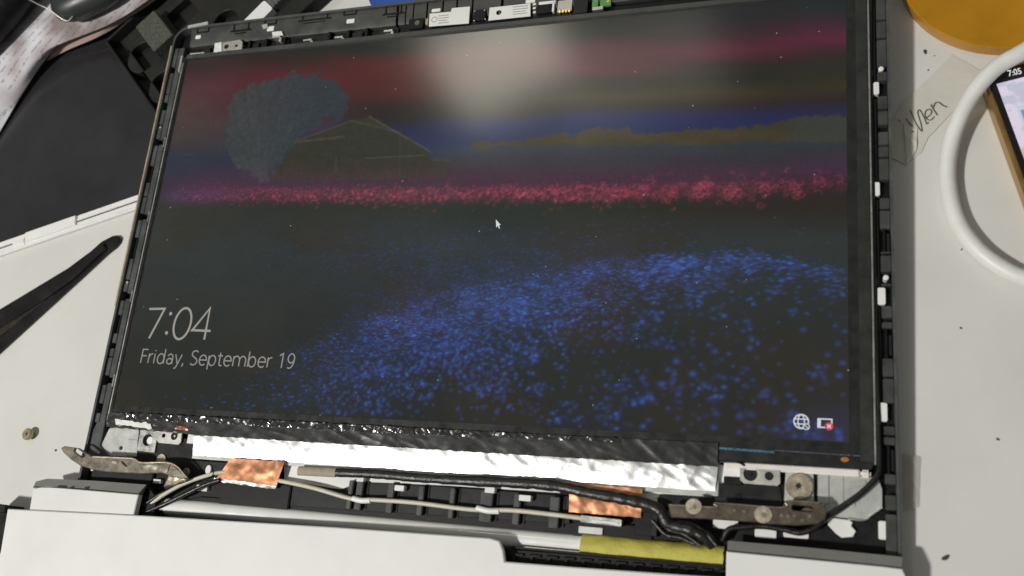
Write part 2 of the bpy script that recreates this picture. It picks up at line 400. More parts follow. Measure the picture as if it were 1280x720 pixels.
for px, py in [(1101.5, 86), (1107.5, 347)]:
    x, y = L(px, py, -1); plate('rim_peg', circ(x, y, 1.1, 12), -4.4, -.6, 'windowwhite', shell, (), .3)
for py in (300, 428, 572):
    y = L(1110, py, -1)[1]; box('clip_tongue', 362.6, 363.5, y-8, y+8, -4.4, -1.2, 'black', shell, .2)
    box('clip_tongue', 364.0, 365.1, y-5, y+3, -4.4, -1.5, 'dark', shell, .2)

# top rim: sloping outer band, channel with dividers, clip slots
def band(name, xa, xb):
    vs = []; fs = []
    prof = [(214.6, -4.4), (214.6, -2.2), (216.4, -1.5), (224.4, -.7), (225.2, -.9), (225.2, -4.4)]
    for x in (xa, xb): vs += [(x, y, z) for y, z in prof]
    n = len(prof)
    for k in range(n): fs.append((k, (k+1) % n, n+(k+1) % n, n+k))
    fs += [tuple(range(n)), tuple(range(n, 2*n))]
    return from_py(name, vs, fs, 'grey', shell)
band('rim_band', 0.5, 129.5)
for xa, xb in [(131.0, 134.6), (135.4, 139.0), (139.8, 146.6), (147.6, 155.4), (156.4, 163.2), (164.2, 171.8), (172.8, 187.5), (189, 217), (222, 230), (236, 268), (270, 300), (302, 330), (332, 358)]:
    vs = []
    b_ = band('rim_band', xa, xb)
def uclip(px0, px1, pyt, pyb, ear=0):
    x0, y0 = L(px0, pyb, -.8); x1, y1 = L(px1, pyb-(px1-px0)*.1, -.8); yt = 225.4; yb = (y0+y1)/2
    bm_lines = [[(x0, yt), (x0, yb)], [(x1, yt), (x1, yb)], [(x0-ear, yb), (x1+ear, yb)]]
    ribbon('clip_slot', bm_lines, .75, -1.1, 'black', shell, .62)
    if ear: ribbon('clip_slot', [[(x0+1, yb-1.6), (x1-1, yb-1.4)]], .6, -1.35, 'black', shell, .5)
for a in [(246.5, 260.5, 33, 41, 0), (292, 310, 27, 39, 2), (331, 345, 24, 31, 0), (378, 409, 18, 26, 2.4), (430, 445, 12, 19, 0), (482, 501, 6, 18, 1.8)]: uclip(*a)
for px, py, w_, h_ in [(247.5, 46, 3.6, 2.2), (338, 35.5, 4.4, 2.9), (438, 26, 4.8, 2.4), (545, 12.5, 5.0, 1.8)]:
    lrect('clip_window', px, py, w_, h_, -3, -.75, 'windowwhite', shell, 0, .5)
for px, py in [(312, 56), (333, 52), (356, 50), (412, 44), (436, 41), (459, 37), (231, 60)]:
    x, y = L(px, py, -2); box('channel_divider', x-.8, x+.8, 209.6, 214.5, -4.4, -1.4, 'black', shell, .2)
for x0_, x1_ in [(9, 14), (40, 46), (57, 65), (76, 90), (104, 110), (120, 131)]:
    box('channel_pad', x0_, x1_, 209.8, 213.6, -4.4, -3.0, 'dark', shell, .2)
for px, py in [(345, 45.5), (384, 49.5), (423, 46), (485, 38)]:
    lrect('spring_clip', px, py, 5.2, 1.0, -4, -.6, 'silver', shell, .02, .2); lrect('spring_clip', px+5, py+3.5, 1.6, 2.4, -4, -1.0, 'satin', shell, 0, .3)
crinkle('adhesive_scrap', LL([(340, 40), (352, 39), (354, 44), (341, 45)], -.4), -.3, .3, .5, .9, 8, 5, 'label', shell, 9)
crinkle('adhesive_scrap', LL([(327, 31), (334, 30), (335, 35), (329, 36)], -.4), -.3, .3, .5, .9, 8, 5, 'plate', shell, 12)

# webcam board along the top edge
camb = box('webcam_board', 132.5, 232, 209.2, 215.2, -4.4, -2.6, 'black', lid, .3)
x, y = L(520, 29, -1); b_ = plate('camera_module', rr(x, y, 8.4, 5.6, .6), -2.6, -.9, 'black', camb)
plate('camera_lens', circ(x+.8, y, 1.5, 20), -.9, -.6, 'glossblack', camb)
lrect('tan_connector', 533.5, 26.5, 1.6, 3.4, -2.6, -1.2, 'tan', camb)
plate('paper_label', LL([(537, 17), (563.5, 14.5), (565, 10), (587.5, 8), (586, 29), (536, 33)], -.6), -1.0, -.6, 'label', camb, (), .05)
ribbon('printed_text', [LL(p, -.6) for p in ([(548, 20), (561, 18.7)], [(548, 23), (561, 21.7)], [(548, 26), (559, 25)], [(548, 29), (561, 27.6)])], .45, -.6, 'ink', camb, .03)
ribbon('printed_emblem', [circ(*L(543, 24.5, -.6), 1.5, 14)], .4, -.6, 'ink', camb, .03, True)
lrect('sensor_pad', 599.5, 18.5, 6.6, 6, -2.6, -1.0, 'black', camb)
for dx, dy in [(-7, 7), (7, 5), (6, -6), (-6, -5)]:
    lrect('solder_dot', 599.5+dx, 18.5+dy, .7, .7, -2.6, -.8, 'silver', camb, 0, .3)
hx, hy = L(623.5, 15.5, -.6)
plate('paper_label', LL([(612, 9.5), (663, 4), (663, 20), (610.5, 25.5)], -.6), -1.0, -.6, 'label', camb, [circ(hx, hy, 1.4, 18)], .05)
ribbon('printed_text', [LL(p, -.6) for p in ([(641, 9), (660, 7)], [(641, 12), (660, 10)], [(641, 15), (657, 13.4)], [(641, 18), (659, 16)])], .4, -.6, 'ink', camb, .03)
for k in range(3): lrect('shield_tab', 668, 5+k*5, 1.8, 1.2, -2.6, -1.0, 'silver', camb)
lrect('white_bracket', 684, 3.0, 8.6, 1.6, -2.6, -.9, 'windowwhite', camb); lrect('white_bracket', 691.5, 8, 1.1, 5.5, -2.6, -.9, 'windowwhite', camb)
lrect('white_bracket', 663, 1, 5, 1.8, -2.6, -.6, 'windowwhite', camb)
lrect('camera_module', 680, 10.5, 7.6, 4.8, -2.6, -.8, 'black', camb)
lrect('connector', 706, 7, 7.4, 6.4, -2.6, -1.2, 'satin', camb)
for k in range(4): lrect('contact_pad', 699.5+k*4, 14.2-k*.35, 1.05, 1.7, -2.6, -.8, 'gold', camb, 0, .3)
lrect('cover_plate', 726, 6, 7.0, 9.0, -2.6, -1.0, 'dark', camb)
lrect('circuit_board', 744, 3, 3.0, 4.6, -2.6, -1.2, 'green', camb); lrect('circuit_board', 757, 2, 5.4, 4.4, -2.6, -1.2, 'green', camb)
lrect('spring_clip', 747, 9.8, 5.4, 1.6, -2.6, -.9, 'satin', camb)
lrect('solder_dot', 760, 1.5, 1.6, 1.0, -1.2, -.9, 'gold', camb)
# panel ear at the top left
hx, hy = L(283, 58, -.2); h2 = L(295.5, 57, -.2)
ear = plate('mounting_ear', LL([(267, 66), (267.5, 60), (272, 54), (300, 49.5), (303, 52), (302.5, 61)], -.2), -1.2, -.2, 'satin', lid, [circ(hx, hy, 1.5, 16), circ(h2[0], h2[1], .9, 12)], .1)
crinkle('adhesive_scrap', LL([(269, 54), (277, 53), (277, 65), (267, 66)], .2), .3, .4, .5, .5, 10, 10, 'label', ear, 4)
plate('screw', circ(hx, hy, 1.3, 16), -2.2, -.7, 'hole', ear)

# --- display panel
pan = plate('display_panel', rr(179, 104, 358, 208, 2.2, 0, 4), -3.2, 0, 'panelblack', lid, (), .35)
box('panel_edge', -.9, -.02, 2, 204, -3.2, -.25, 'satin', pan, .2)
box('panel_edge', 358.05, 358.75, 2, 206, -3.2, .05, 'silver', pan, .2)
box('panel_lip', 1.5, 357, 205.6, 208.4, -.6, .42, 'grey', pan, .4)
box('panel_lip', .2, 2.2, 8, 205.4, -.3, .32, 'dark', pan, .3)
box('panel_side_strip', 353.2, 357.9, 3, 205.4, -.3, .38, 'bezel', pan, .3)
box('panel_lip_glint', 3, 13, 208.5, 209.2, -1.5, .2, 'satin', pan, .2)

# picture shown on the screen: a dim lock-screen landscape
AX0, AX1, AY0, AY1 = 3.4, 349.4, 9.9, 204.4
def vnoise(xs, ys, seed):
    r = np.random.default_rng(seed); g = r.random((256, 256))
    xi = np.floor(xs).astype(int); yi = np.floor(ys).astype(int); fx = xs-xi; fy = ys-yi
    fx = fx*fx*(3-2*fx); fy = fy*fy*(3-2*fy)
    a = g[yi % 256, xi % 256]; b = g[yi % 256, (xi+1) % 256]; c = g[(yi+1) % 256, xi % 256]; d = g[(yi+1) % 256, (xi+1) % 256]
    return (a*(1-fx)+b*fx)*(1-fy)+(c*(1-fx)+d*fx)*fy
def fbm(xs, ys, seed, o=4):
    t = 0; a = .5
    for k in range(o): t = t+a*vnoise(xs*2**k, ys*2**k, seed+k); a *= .5
    return t/(1-.5**o)
def sst(a, b, x): t = np.clip((x-a)/(b-a), 0, 1); return t*t*(3-2*t)
NX, NY = 760, 428
gx, gy = np.meshgrid(np.linspace(AX0, AX1, NX), np.linspace(AY0, AY1, NY))
# photo coordinates of every screen point, so picture features can be given in photo pixels
P3 = np.stack([gx, gy, np.zeros_like(gx)], -1)-CAM
Q = P3 @ ROT.T
PX = 640+FPX*Q[..., 0]/-Q[..., 2]; PY = 360-FPX*Q[..., 1]/-Q[..., 2]
c3 = lambda r, g, b: np.array(srgb(r, g, b)[:3])
def blend(img, mask, col): return img*(1-mask[..., None])+np.asarray(col)*mask[..., None]
n1 = fbm(gx*.018, gy*.05, 11); n2 = fbm(gx*.06, gy*.14, 21); n3 = fbm(gx*.5, gy*.5, 31, 3)
VEIL = np.array([.027, .0295, .027])     # what the matte film itself scatters back; the panel only emits the rest
def E3(r, g, b): return np.maximum(c3(r, g, b)-VEIL, .0004)
low = [(300, (57, 62, 60)), (420, (51, 54, 51)), (600, (48, 50, 47))]
COLS = [(215, [(60, (50, 50, 48)), (88, (64, 50, 52)), (110, (84, 60, 62)), (150, (80, 67, 65)), (176, (70, 64, 64)), (197, (55, 60, 72)), (217, (55, 57, 68)), (232, (64, 55, 66)), (262, (58, 58, 54))]),
        (350, [(58, (38, 43, 43)), (78, (60, 36, 46)), (95, (86, 36, 52)), (130, (82, 44, 54)), (160, (72, 57, 60)), (190, (54, 59, 72)), (222, (58, 57, 66)), (262, (56, 58, 54))]),
        (480, [(46, (32, 42, 44)), (64, (46, 34, 42)), (80, (88, 28, 48)), (115, (84, 28, 47)), (132, (56, 38, 43)), (150, (51, 45, 46)), (164, (48, 54, 80)), (186, (50, 58, 82)), (205, (60, 57, 65)), (262, (54, 57, 52))]),
        (620, [(32, (34, 46, 46)), (50, (60, 42, 50)), (70, (86, 34, 54)), (100, (72, 42, 52)), (120, (55, 49, 48)), (140, (53, 53, 51)), (154, (44, 54, 86)), (177, (47, 56, 86)), (186, (60, 67, 75)), (205, (62, 61, 67)), (226, (60, 53, 59)), (262, (51, 57, 53))]),
        (760, [(16, (32, 46, 46)), (45, (44, 42, 46)), (60, (82, 36, 56)), (85, (84, 34, 54)), (98, (54, 45, 46)), (112, (50, 52, 46)), (124, (66, 63, 44)), (136, (56, 51, 50)), (148, (42, 51, 86)), (164, (45, 54, 86)), (176, (60, 67, 72)), (200, (60, 59, 65)), (226, (58, 51, 57)), (262, (51, 54, 48))]),
        (900, [(0, (28, 44, 46)), (24, (32, 48, 50)), (45, (64, 36, 52)), (62, (90, 36, 60)), (80, (54, 45, 46)), (100, (46, 50, 45)), (118, (64, 61, 44)), (132, (56, 49, 50)), (145, (43, 50, 83)), (160, (45, 52, 80)), (176, (58, 67, 72)), (200, (58, 57, 63)), (226, (56, 51, 55)), (262, (52, 50, 43))]),
        (1062, [(-18, (32, 46, 43)), (10, (34, 51, 51)), (26, (60, 38, 54)), (50, (88, 40, 62)), (66, (58, 47, 48)), (85, (52, 54, 47)), (108, (61, 58, 44)), (125, (54, 47, 50)), (140, (49, 51, 70)), (155, (51, 57, 70)), (176, (57, 61, 66)), (200, (56, 55, 63)), (226, (54, 49, 52)), (262, (54, 51, 44))])]
wob_ = 9*(n1-.5)+4*(fbm(gx*.03, gy*.22, 23)-.5)
PYW = PY+wob_*np.clip((262-PY)/60, 0, 1)
stack = []
for cx_, st_ in COLS:
    st_ = st_+low; ys = [p[0] for p in st_]
    stack.append(np.stack([np.interp(PYW, ys, [E3(*p[1])[k] for p in st_]) for k in range(3)], -1))
xs_ = np.array([c[0] for c in COLS], float); fi = np.clip(np.interp(PX, xs_, np.arange(len(xs_))), 0, len(xs_)-1.001); i0 = fi.astype(int); fr_ = (fi-i0); fr_ = (fr_*fr_*(3-2*fr_))[..., None]
ST = np.stack(stack, 0); jj, kk = np.meshgrid(np.arange(NY), np.arange(NX), indexing='ij')
img = ST[i0, jj, kk]*(1-fr_)+ST[i0+1, jj, kk]*fr_
img *= (.8+.4*n2)[..., None]
warm = sst(.5, .68, fbm(gx*.02, gy*.03, 51))*sst(262, 300, PY)
img = blend(img, warm*.5, E3(60, 55, 46))
def poly_mask(px, jit=0.0, seed=1):
    X_ = PX+jit*(fbm(gx*.30, gy*.30, seed)-.5)*2+jit*.7*(n3-.5); Y_ = PY+jit*(fbm(gx*.30, gy*.30, seed+7)-.5)*2+jit*.7*(fbm(gx*.9, gy*.9, seed+3, 2)-.5)
    inside = np.zeros(PX.shape, bool); n = len(px)
    for i in range(n):
        (xa, ya), (xb, yb) = px[i], px[(i+1) % n]
        if abs(yb-ya) < 1e-6: continue
        inside ^= ((ya > Y_) != (yb > Y_)) & (X_ < (xb-xa)*(Y_-ya)/(yb-ya)+xa)
    m_ = inside.astype(float)
    for _ in range(2): m_ = (m_+np.roll(m_, 1, 0)+np.roll(m_, -1, 0)+np.roll(m_, 1, 1)+np.roll(m_, -1, 1))/5
    return m_
def line_mask(p, q, wd):
    (xa, ya), (xb, yb) = p, q; t = np.clip(((PX-xa)*(xb-xa)+(PY-ya)*(yb-ya))/((xb-xa)**2+(yb-ya)**2), 0, 1)
    return 1-sst(wd*.5, wd, np.hypot(PX-xa-t*(xb-xa), PY-ya-t*(yb-ya)))
hill = poly_mask([(588, 183), (600, 178), (640, 178), (668, 172), (690, 168), (715, 170), (727, 163), (745, 161), (785, 159), (790, 165), (805, 169), (840, 165), (880, 162), (930, 159), (975, 155), (990, 149), (1010, 145), (1040, 146), (1066, 148), (1066, 176), (588, 185)], 5, 41)
img = blend(img, hill*.85, E3(74, 68, 46)*(.6+.8*n2)[..., None]); img = blend(img, hill*sst(975, 1000, PX)*.7, E3(62, 68, 66))
# house behind the tree
house = poly_mask([(335, 227), (351, 204), (366, 178), (440, 151), (462, 146), (500, 165), (537, 189), (537, 199), (560, 200), (562, 223)], 1.5, 43)
img = blend(img, house*.93, E3(61, 62, 52)*(.55+.6*fbm(gx*.25, gy*.5, 45)+.3*(fbm(gx*1.2, gy*.1, 46)-.5))[..., None])
for a, b, wd, st in [((462, 146), (537, 189), 1.8, .4), ((365, 178), (430, 171), 2, .25), ((440, 151), (500, 166), 1.5, .25), ((458, 198), (530, 194), 1.5, .25), ((366, 178), (440, 151), 1.4, .22), ((420, 215), (420, 195), 1.4, .15), ((500, 218), (500, 170), 1.4, .12), ((540, 200), (560, 201), 2, .2)]:
    img = blend(img, line_mask(a, b, wd)*st*(.5+n3), E3(92, 94, 82))
# tree: ragged spreading crown fanning out of a low trunk
bx_, by_ = L(329, 226)
tree = poly_mask([(284, 151), (286, 129), (306, 111), (337, 101), (361, 93), (386, 91), (403, 94), (406, 101), (420, 98), (422, 106), (437, 115), (435, 130), (428, 144), (406, 153), (379, 167), (365, 178), (351, 204), (333, 224), (328, 226), (318, 221), (304, 214), (291, 202), (282, 176)], 10, 63)
ta_ = np.arctan2(gy-by_+3, gx-bx_); tr_ = np.hypot(gx-bx_, gy-by_)
leaf = .55+.45*fbm(ta_*26+20, tr_*.10, 65)+.5*(fbm(gx*.6, gy*.6, 66, 3)-.3)
tcol = E3(58, 70, 77)*(1-sst(405, 300, PX))[..., None]+E3(74, 79, 80)*sst(405, 300, PX)[..., None]
img = blend(img, np.clip(tree*(.45+.6*leaf), 0, .9), tcol*leaf[..., None]*.82)
# flower band
pyc = np.interp(PX, [200, 500, 760, 900, 1055], [243, 243, 240, 237, 227])
f3 = vnoise(gx*2.6, gy*2.6, 75); f4 = fbm(gx*.9, gy*1.1, 77, 3)
hal = np.exp(-((PY-(pyc-14))/17.0)**2)*sst(200, 260, PX)
img = img+(hal*(.25+1.1*f3*f4))[..., None]*E3(84, 52, 70)*.8
cor = np.exp(-((PY-pyc)/9.5)**4)*sst(205, 330, PX)*(1-.75*sst(760, 980, PX))
net = np.exp(-((f4-.5)/.09)**2)
img = img+(cor*np.clip(.25*f3+.75*net*f3*1.3, 0, 1.2))[..., None]*E3(150, 58, 84)*.55
img = img+(np.exp(-((PY-245)/9)**2)*sst(330, 230, PX)*sst(190, 225, PX)*f3)[..., None]*E3(84, 62, 92)
# blue blossom field
ridge = [(150, 500), (260, 490), (330, 462), (400, 424), (450, 402), (520, 378), (600, 360), (690, 342), (760, 328), (860, 318), (950, 314), (1010, 328), (1080, 348)]
rp = np.interp(PX, [p[0] for p in ridge], [p[1] for p in ridge]); d_ = PY-rp+10*(fbm(gx*.08, gy*.08, 87)-.5)
mmx = (AX1-AX0)/(NX-1); mmy = (AY1-AY0)/(NY-1)
def splat(x, y, rx, ry, a, col):
    i0_ = int((x-AX0)/mmx); j0 = int((y-AY0)/mmy); k = int(rx*2.4/mmx)+1; l = int(ry*2.4/mmy)+1
    ia, ib, ja, jb = max(0, i0_-k), min(NX, i0_+k+1), max(0, j0-l), min(NY, j0+l+1)
    if ia >= ib or ja >= jb: return
    g_ = a*np.exp(-(((gx[ja:jb, ia:ib]-x)/rx)**2+((gy[ja:jb, ia:ib]-y)/ry)**2))
    img[ja:jb, ia:ib] += g_[..., None]*col
for k in range(1500):            # blossoms: broken rings, larger and sparser to the right
    px = RNG.uniform(225, 1052); q_ = (px-225)/827
    if RNG.random() < .82*max(0, (q_-.6)/.4) or (px < 340 and RNG.random() < .6): continue
    if q_ > .72 and RNG.random() < .8: px = round(px/38)*38+RNG.normal()*8
    if px > 1052: continue
    cx, cy = L(px, float(np.interp(px, [200, 500, 760, 900, 1055], [245, 245, 241, 238, 228]))+RNG.normal()*(5.5+3.5*q_*q_))
    r_ = .45+.95*q_**1.6*RNG.uniform(.4, 1.4); a_ = RNG.uniform(0, 360); sp_ = RNG.uniform(150, 330); br = RNG.uniform(.3, 1.0)
    for t in range(10):
        aa = math.radians(a_+sp_*t/9)
        splat(cx+r_*1.1*math.cos(aa), cy+r_*.9*math.sin(aa), .27+.12*q_, .25+.12*q_, br*(.085+.06*q_), c3(176, 56, 86) if RNG.random() < .85 else c3(186, 92, 76))
clump = fbm(gx*.055, gy*.075, 91, 3); fine = fbm(gx*.16, gy*.22, 93, 2)
D = sst(-14, 12, d_)*(np.exp(-np.clip(d_, 0, 999)/60)*.9+.30)
D *= (.10+2.3*np.clip(clump-.33, 0, 1))*(.35+1.3*fine)
D *= (.15*sst(215, 300, PX)+.85*sst(330, 560, PX))*(1-.72*sst(760, 850, PX)*sst(15, 50, d_))
D += 1.25*np.exp(-((PX-600)/175)**2-((d_-26)/48)**2)*(.2+1.25*fine)
D += .32*np.exp(-((d_-11)/12)**2)*sst(560, 640, PX)*(1-sst(960, 1040, PX))*(.3+1.1*fine)
D += .34*np.exp(-((PX-540)/150)**2-((PY-322)/36)**2)*(d_ < -4)*(.2+1.6*fine)
D += .2*sst(930, 1040, PX)*sst(500, 560, PY)+.015*(d_ < -4)*sst(262, 290, PY)*sst(380, 480, PX)
D[(PY < 268)] = 0; D[:2] = 0; D[:, :2] = 0; D[:, -2:] = 0
haz = np.clip(D, 0, 1.6)
haz = haz*(.35+.9*fbm(gx*.5, gy*.6, 95, 3))
img = img+(np.exp(-((PX-600)/130)**2-((d_-24)/30)**2)*(.3+fine))[..., None]*c3(44, 50, 92)*.32
img = img+haz[..., None]*c3(28, 44, 108)*.25
img = img+(sst(940, 1055, PX)*sst(480, 556, PY))[..., None]*c3(22, 38, 92)*.5*(.3+1.1*clump)[..., None]
Df = D.ravel()/D.sum()
for ix in RNG.choice(D.size, 9800, p=Df):
    j_, i_2 = divmod(int(ix), NX); cx, cy = gx[j_, i_2], gy[j_, i_2]; d = d_[j_, i_2]; px = PX[j_, i_2]
    s_ = (.34+.38*min(1, max(0, d)/140)+.16*(px > 800))*RNG.uniform(.6, 1.35); br = RNG.uniform(.15, 1.0)**1.5*(1.15 if d > -4 else .45)
    col = c3(46, 72, 156) if RNG.random() < .75 else c3(44, 98, 190)
    flat_ = d < 55
    splat(cx, cy, s_*(1.6 if flat_ else 1.15), s_*(.66 if flat_ else .95), br*.40, col)
img *= (.92+.3*(vnoise(gx*2.2, gy*2.2, 97)-.5)+.14*(RNG.random((NY, NX))-.5))[..., None]
img = np.clip(img, 0, 1)
verts = np.stack([gx, gy, np.full_like(gx, .12)], -1).reshape(-1, 3)*.001
ii = (np.arange(NY-1)[:, None]*NX+np.arange(NX-1)[None, :]).ravel()
quads = np.stack([ii, ii+1, ii+NX+1, ii+NX], 1)
def grid_mesh(name, verts, quads, cols):
    me = bpy.data.meshes.new(name); nq = len(quads)
    me.vertices.add(len(verts)); me.vertices.foreach_set('co', verts.astype(np.float32).ravel())
    me.loops.add(nq*4); me.loops.foreach_set('vertex_index', quads.astype(np.int32).ravel())
    me.polygons.add(nq); me.polygons.foreach_set('loop_start', np.arange(0, nq*4, 4, dtype=np.int32))
    me.update(calc_edges=True)
    at = me.attributes.new('picture', 'FLOAT_COLOR', 'POINT')
    at.data.foreach_set('color', np.concatenate([cols, np.ones((len(cols), 1))], 1).astype(np.float32).ravel())
    return me
scr = link('lit_screen', grid_mesh('lit_screen', verts, quads, img.reshape(-1, 3)), attr_mat('matte_screen', 0.15, 1.0, .5), pan, False)
scr['label'] = 'dim lock screen picture of a house, tree and flower field'

# writing and icons on the screen
sc = lambda p: L(*p)
ell = [(228.3+10.6*math.cos(a)+3.7*math.sin(a), 404.6-1.6*math.cos(a)-19.4*math.sin(a)) for a in [2*math.pi*k/28 for k in range(28)]]
clk = ribbon('clock_text', [LL([(187, 386.3), (206.3, 386), (186.5, 423)]), LL([(263.5, 413.8), (240.5, 412.8), (262.8, 385.5), (255.5, 424.6)])], 1.15, .14, 'clocktext', pan, .05)
ribbon('clock_text', [LL(ell)], 1.15, .14, 'clocktext', pan, .05, True)
for p in ((213.6, 392.2), (208.4, 416.2)): plate('clock_text', circ(*L(*p), .95, 12), .14, .19, 'clocktext', pan, (), 0)
a = L(174.2, 453.5); b = L(366.5, 460.5)
def arc(cx, cy, rx, ry, a0, a1, n=14): return [(cx+rx*math.cos(math.radians(a0+(a1-a0)*k/n)), cy+ry*math.sin(math.radians(a0+(a1-a0)*k/n))) for k in range(n+1)]
bowl = lambda cx, cy, rx, ry: arc(cx, cy, rx, ry, 0, 360, 24)
spl2 = lambda p: [(v.x, v.y) for v in spline([(a_, b_, 0) for a_, b_ in p], 4)]
GL = {'F': (.66, [[(.12, 0), (.12, 1), (.58, 1)], [(.12, .53), (.54, .53)]]),
      'r': (.48, [[(.1, 0), (.1, .7)], arc(.40, .38, .30, .31, 180, 88)]),
      'i': (.30, [[(.12, 0), (.12, .7)], [(.12, .89), (.12, .97)]]),
      'd': (.84, [bowl(.37, .35, .28, .36), [(.67, 0), (.67, 1.06)]]),
      'a': (.72, [[(.56, 0), (.56, .46)]+arc(.34, .46, .22, .25, 15, 155), bowl(.32, .19, .22, .2)]),
      'y': (.64, [[(.05, .7), (.33, 0)], spl2([(.6, .7), (.33, 0), (.25, -.2), (.17, -.29), (.06, -.3)])]),
      ',': (.34, [[(.17, .08), (.09, -.17)]]), ' ': (.36, []),
      'S': (.72, [spl2([(.6, .9), (.48, .99), (.32, 1.0), (.17, .92), (.12, .77), (.18, .63), (.36, .52), (.54, .4), (.6, .25), (.54, .09), (.38, 0), (.22, 0), (.08, .08)])]),
      'e': (.74, [[(.09, .36), (.66, .36)]+arc(.37, .35, .29, .36, 4, 312, 20)]),
      'p': (.82, [[(.1, -.3), (.1, .7)], bowl(.41, .35, .28, .36)]),
      't': (.50, [spl2([(.2, .92), (.2, .5), (.2, .18), (.24, .04), (.34, 0), (.44, .03)]), [(.04, .7), (.42, .7)]]),
      'm': (1.22, [[(.1, 0), (.1, .7)], arc(.35, .42, .25, .29, 165, 0)+[(.6, 0)], arc(.85, .42, .25, .29, 165, 0)+[(1.1, 0)]]),
      'b': (.82, [[(.1, 0), (.1, 1.06)], bowl(.41, .35, .28, .36)]),
      '1': (.72, [[(.14, .84), (.4, 1.0), (.4, 0)]]),
      '9': (.74, [bowl(.36, .68, .25, .31), spl2([(.61, .68), (.58, .36), (.46, .1), (.3, .0), (.14, .03)])])}
pen = 0; strokes = []
for ch in 'Friday, September 19':
    adv, gl = GL[ch]
    for ln in gl: strokes.append([(x_+pen, y_) for x_, y_ in ln])
    pen += adv
th_ = math.atan2(b[1]-a[1], b[0]-a[0]); kx = math.hypot(b[0]-a[0], b[1]-a[1])/(pen-.13); ct_, st_ = math.cos(th_), math.sin(th_)
ribbon('date_text', [[(a[0]+x_*kx*ct_-y_*7.0*st_, a[1]+x_*kx*st_+y_*7.0*ct_) for x_, y_ in ln] for ln in strokes], .62, .14, 'datetext', pan, .05)
g = L(1001.5, 527)
ribbon('network_icon', [circ(g[0], g[1], 2.7, 22)], .5, .14, 'icon', pan, .05, True)
ribbon('network_icon', [circ(g[0], g[1], 1.2, 16, 2.6)], .4, .14, 'icon', pan, .06, True)
ribbon('network_icon', [[(g[0]-2.5, g[1]+.95), (g[0]+2.5, g[1]+.95)], [(g[0]-2.5, g[1]-.95), (g[0]+1, g[1]-.95)]], .4, .14, 'icon', pan, .07)
plate('network_icon', circ(g[0]+1.9, g[1]-1.9, 1.35, 16), .14, .23, 'panelblack', pan, (), 0)
ribbon('network_icon', [circ(g[0]+1.9, g[1]-1.9, 1.1, 16)], .35, .24, 'icon', pan, .04, True)
ribbon('network_icon', [[(g[0]+1.2, g[1]-1.2), (g[0]+2.6, g[1]-2.6)]], .35, .24, 'icon', pan, .05)
g = L(1031.5, 529.5)
ribbon('battery_icon', [[(g[0]-2.6, g[1]+1.7), (g[0]+2.4, g[1]+1.7), (g[0]+2.4, g[1]-1.5), (g[0]-2.6, g[1]-1.5)]], .5, .14, 'icon', pan, .05, True)
plate('battery_icon', rr(g[0]-2.0, g[1]+.1, .8, 2.6, .1), .14, .19, 'icon', pan, (), 0)
plate('battery_warning', circ(g[0]+1.4, g[1]-1.0, 1.55, 20), .14, .24, 'iconred', pan, (), 0)
ribbon('battery_warning', [[(g[0]+.7, g[1]-.3), (g[0]+2.1, g[1]-1.7)], [(g[0]+2.1, g[1]-.3), (g[0]+.7, g[1]-1.7)]], .4, .24, 'icon', pan, .05)
plate('mouse_pointer', LL([(620, 274.5), (620.5, 284.5), (622.3, 282.5), (624, 286), (625.2, 285.3), (623.7, 281.8), (626, 281.3)]), .14, .19, 'icon', pan, (), 0)

# panel's lower edge: driver board, tapes, foil
brd = box('driver_board', 53.5, 301.2, -13.4, -.1, -3.0, -1.3, 'plate', pan, .2)
crinkle('aluminium_foil', LL([(243, 543), (898, 579), (893.5, 614), (240, 568.5)]),   .1, .35, .40, .06, 360, 22, 'foil', pan, 2, .25, an=.8, fine=.5, sharp=.3, zf=lambda u, v: -1.1*v*v)
crinkle('black_tape', [(.4, 6.2), (300.8, 6.9), (300.8, -2.3), (53, -2.6)], .75, .4, .24, .10, 300, 18, 'blacktape', pan, 5, .4, an=.5, fine=.4, sharp=.35)
crinkle('black_tape', [(.2, 5.6), (56, 5.6), (56, -2.2), (.5, -1.2)], .6, .5, .5, .3, 60, 14, 'blacktape', pan, 8, .7)
crinkle('tape_wrinkle', [(12, 6.4), (170, 6.5), (170, 3.6), (12, 3.4)], 1.35, .5, .7, .16, 460, 18, 'glosstape', pan, 20, .6, fine=.25, sharp=1.0)
crinkle('tape_wrinkle', [(170, 6.5), (262, 6.6), (262, 5.0), (170, 3.7)], 1.2, .5, .6, .16, 260, 14, 'glosstape', pan, 21, .5, fine=.25, sharp=.7)
crinkle('torn_white_tape', LL([(146, 524), (190, 530), (192, 537), (147, 530.5)]), 1.25, .4, .35, .5, 30, 6, 'label', pan, 31, .9)
box('reflector_strip', 303.6, 353.0, -2.6, .2, -3.1, -.1, 'pink', pan, .5)
box('reflector_strip', 353.05, 356.8, -2.8, .0, -3.1, -.1, 'pink', pan, .8)
box('driver_glass_edge', 300.9, 357.2, .4, 8.8, -.2, .14, 'panelblack', pan, .1)
ribbon('driver_trace', [LL([(898, 560.2), (968, 565.4)])], .9, .15, mat('driver_trace_blue', (.07, .16, .24), .35, .2, .8, 1500), pan, .06)
ribbon('driver_trace', [LL([(968, 563), (1075, 570)])], .35, .15, mat('driver_trace_violet', (.12, .13, .19), .3, .3, .6, 900), pan, .05)
plate('amber_spot', circ(*L(1056, 574.5), 1.5, 16, .9), .15, .3, 'orange', pan)
crinkle('ink_mark', LL([(994, 576.5), (1010, 577.5), (1012, 581), (996, 580)], 0), .1, .15, .2, .6, 14, 5, 'hole', pan, 15, .6)
for px, py in [(1024, 582), (1042, 583.5), (1060, 584.5)]: lrect('ink_mark', px, py, .7, .6, -.3, .05, 'hole', pan)

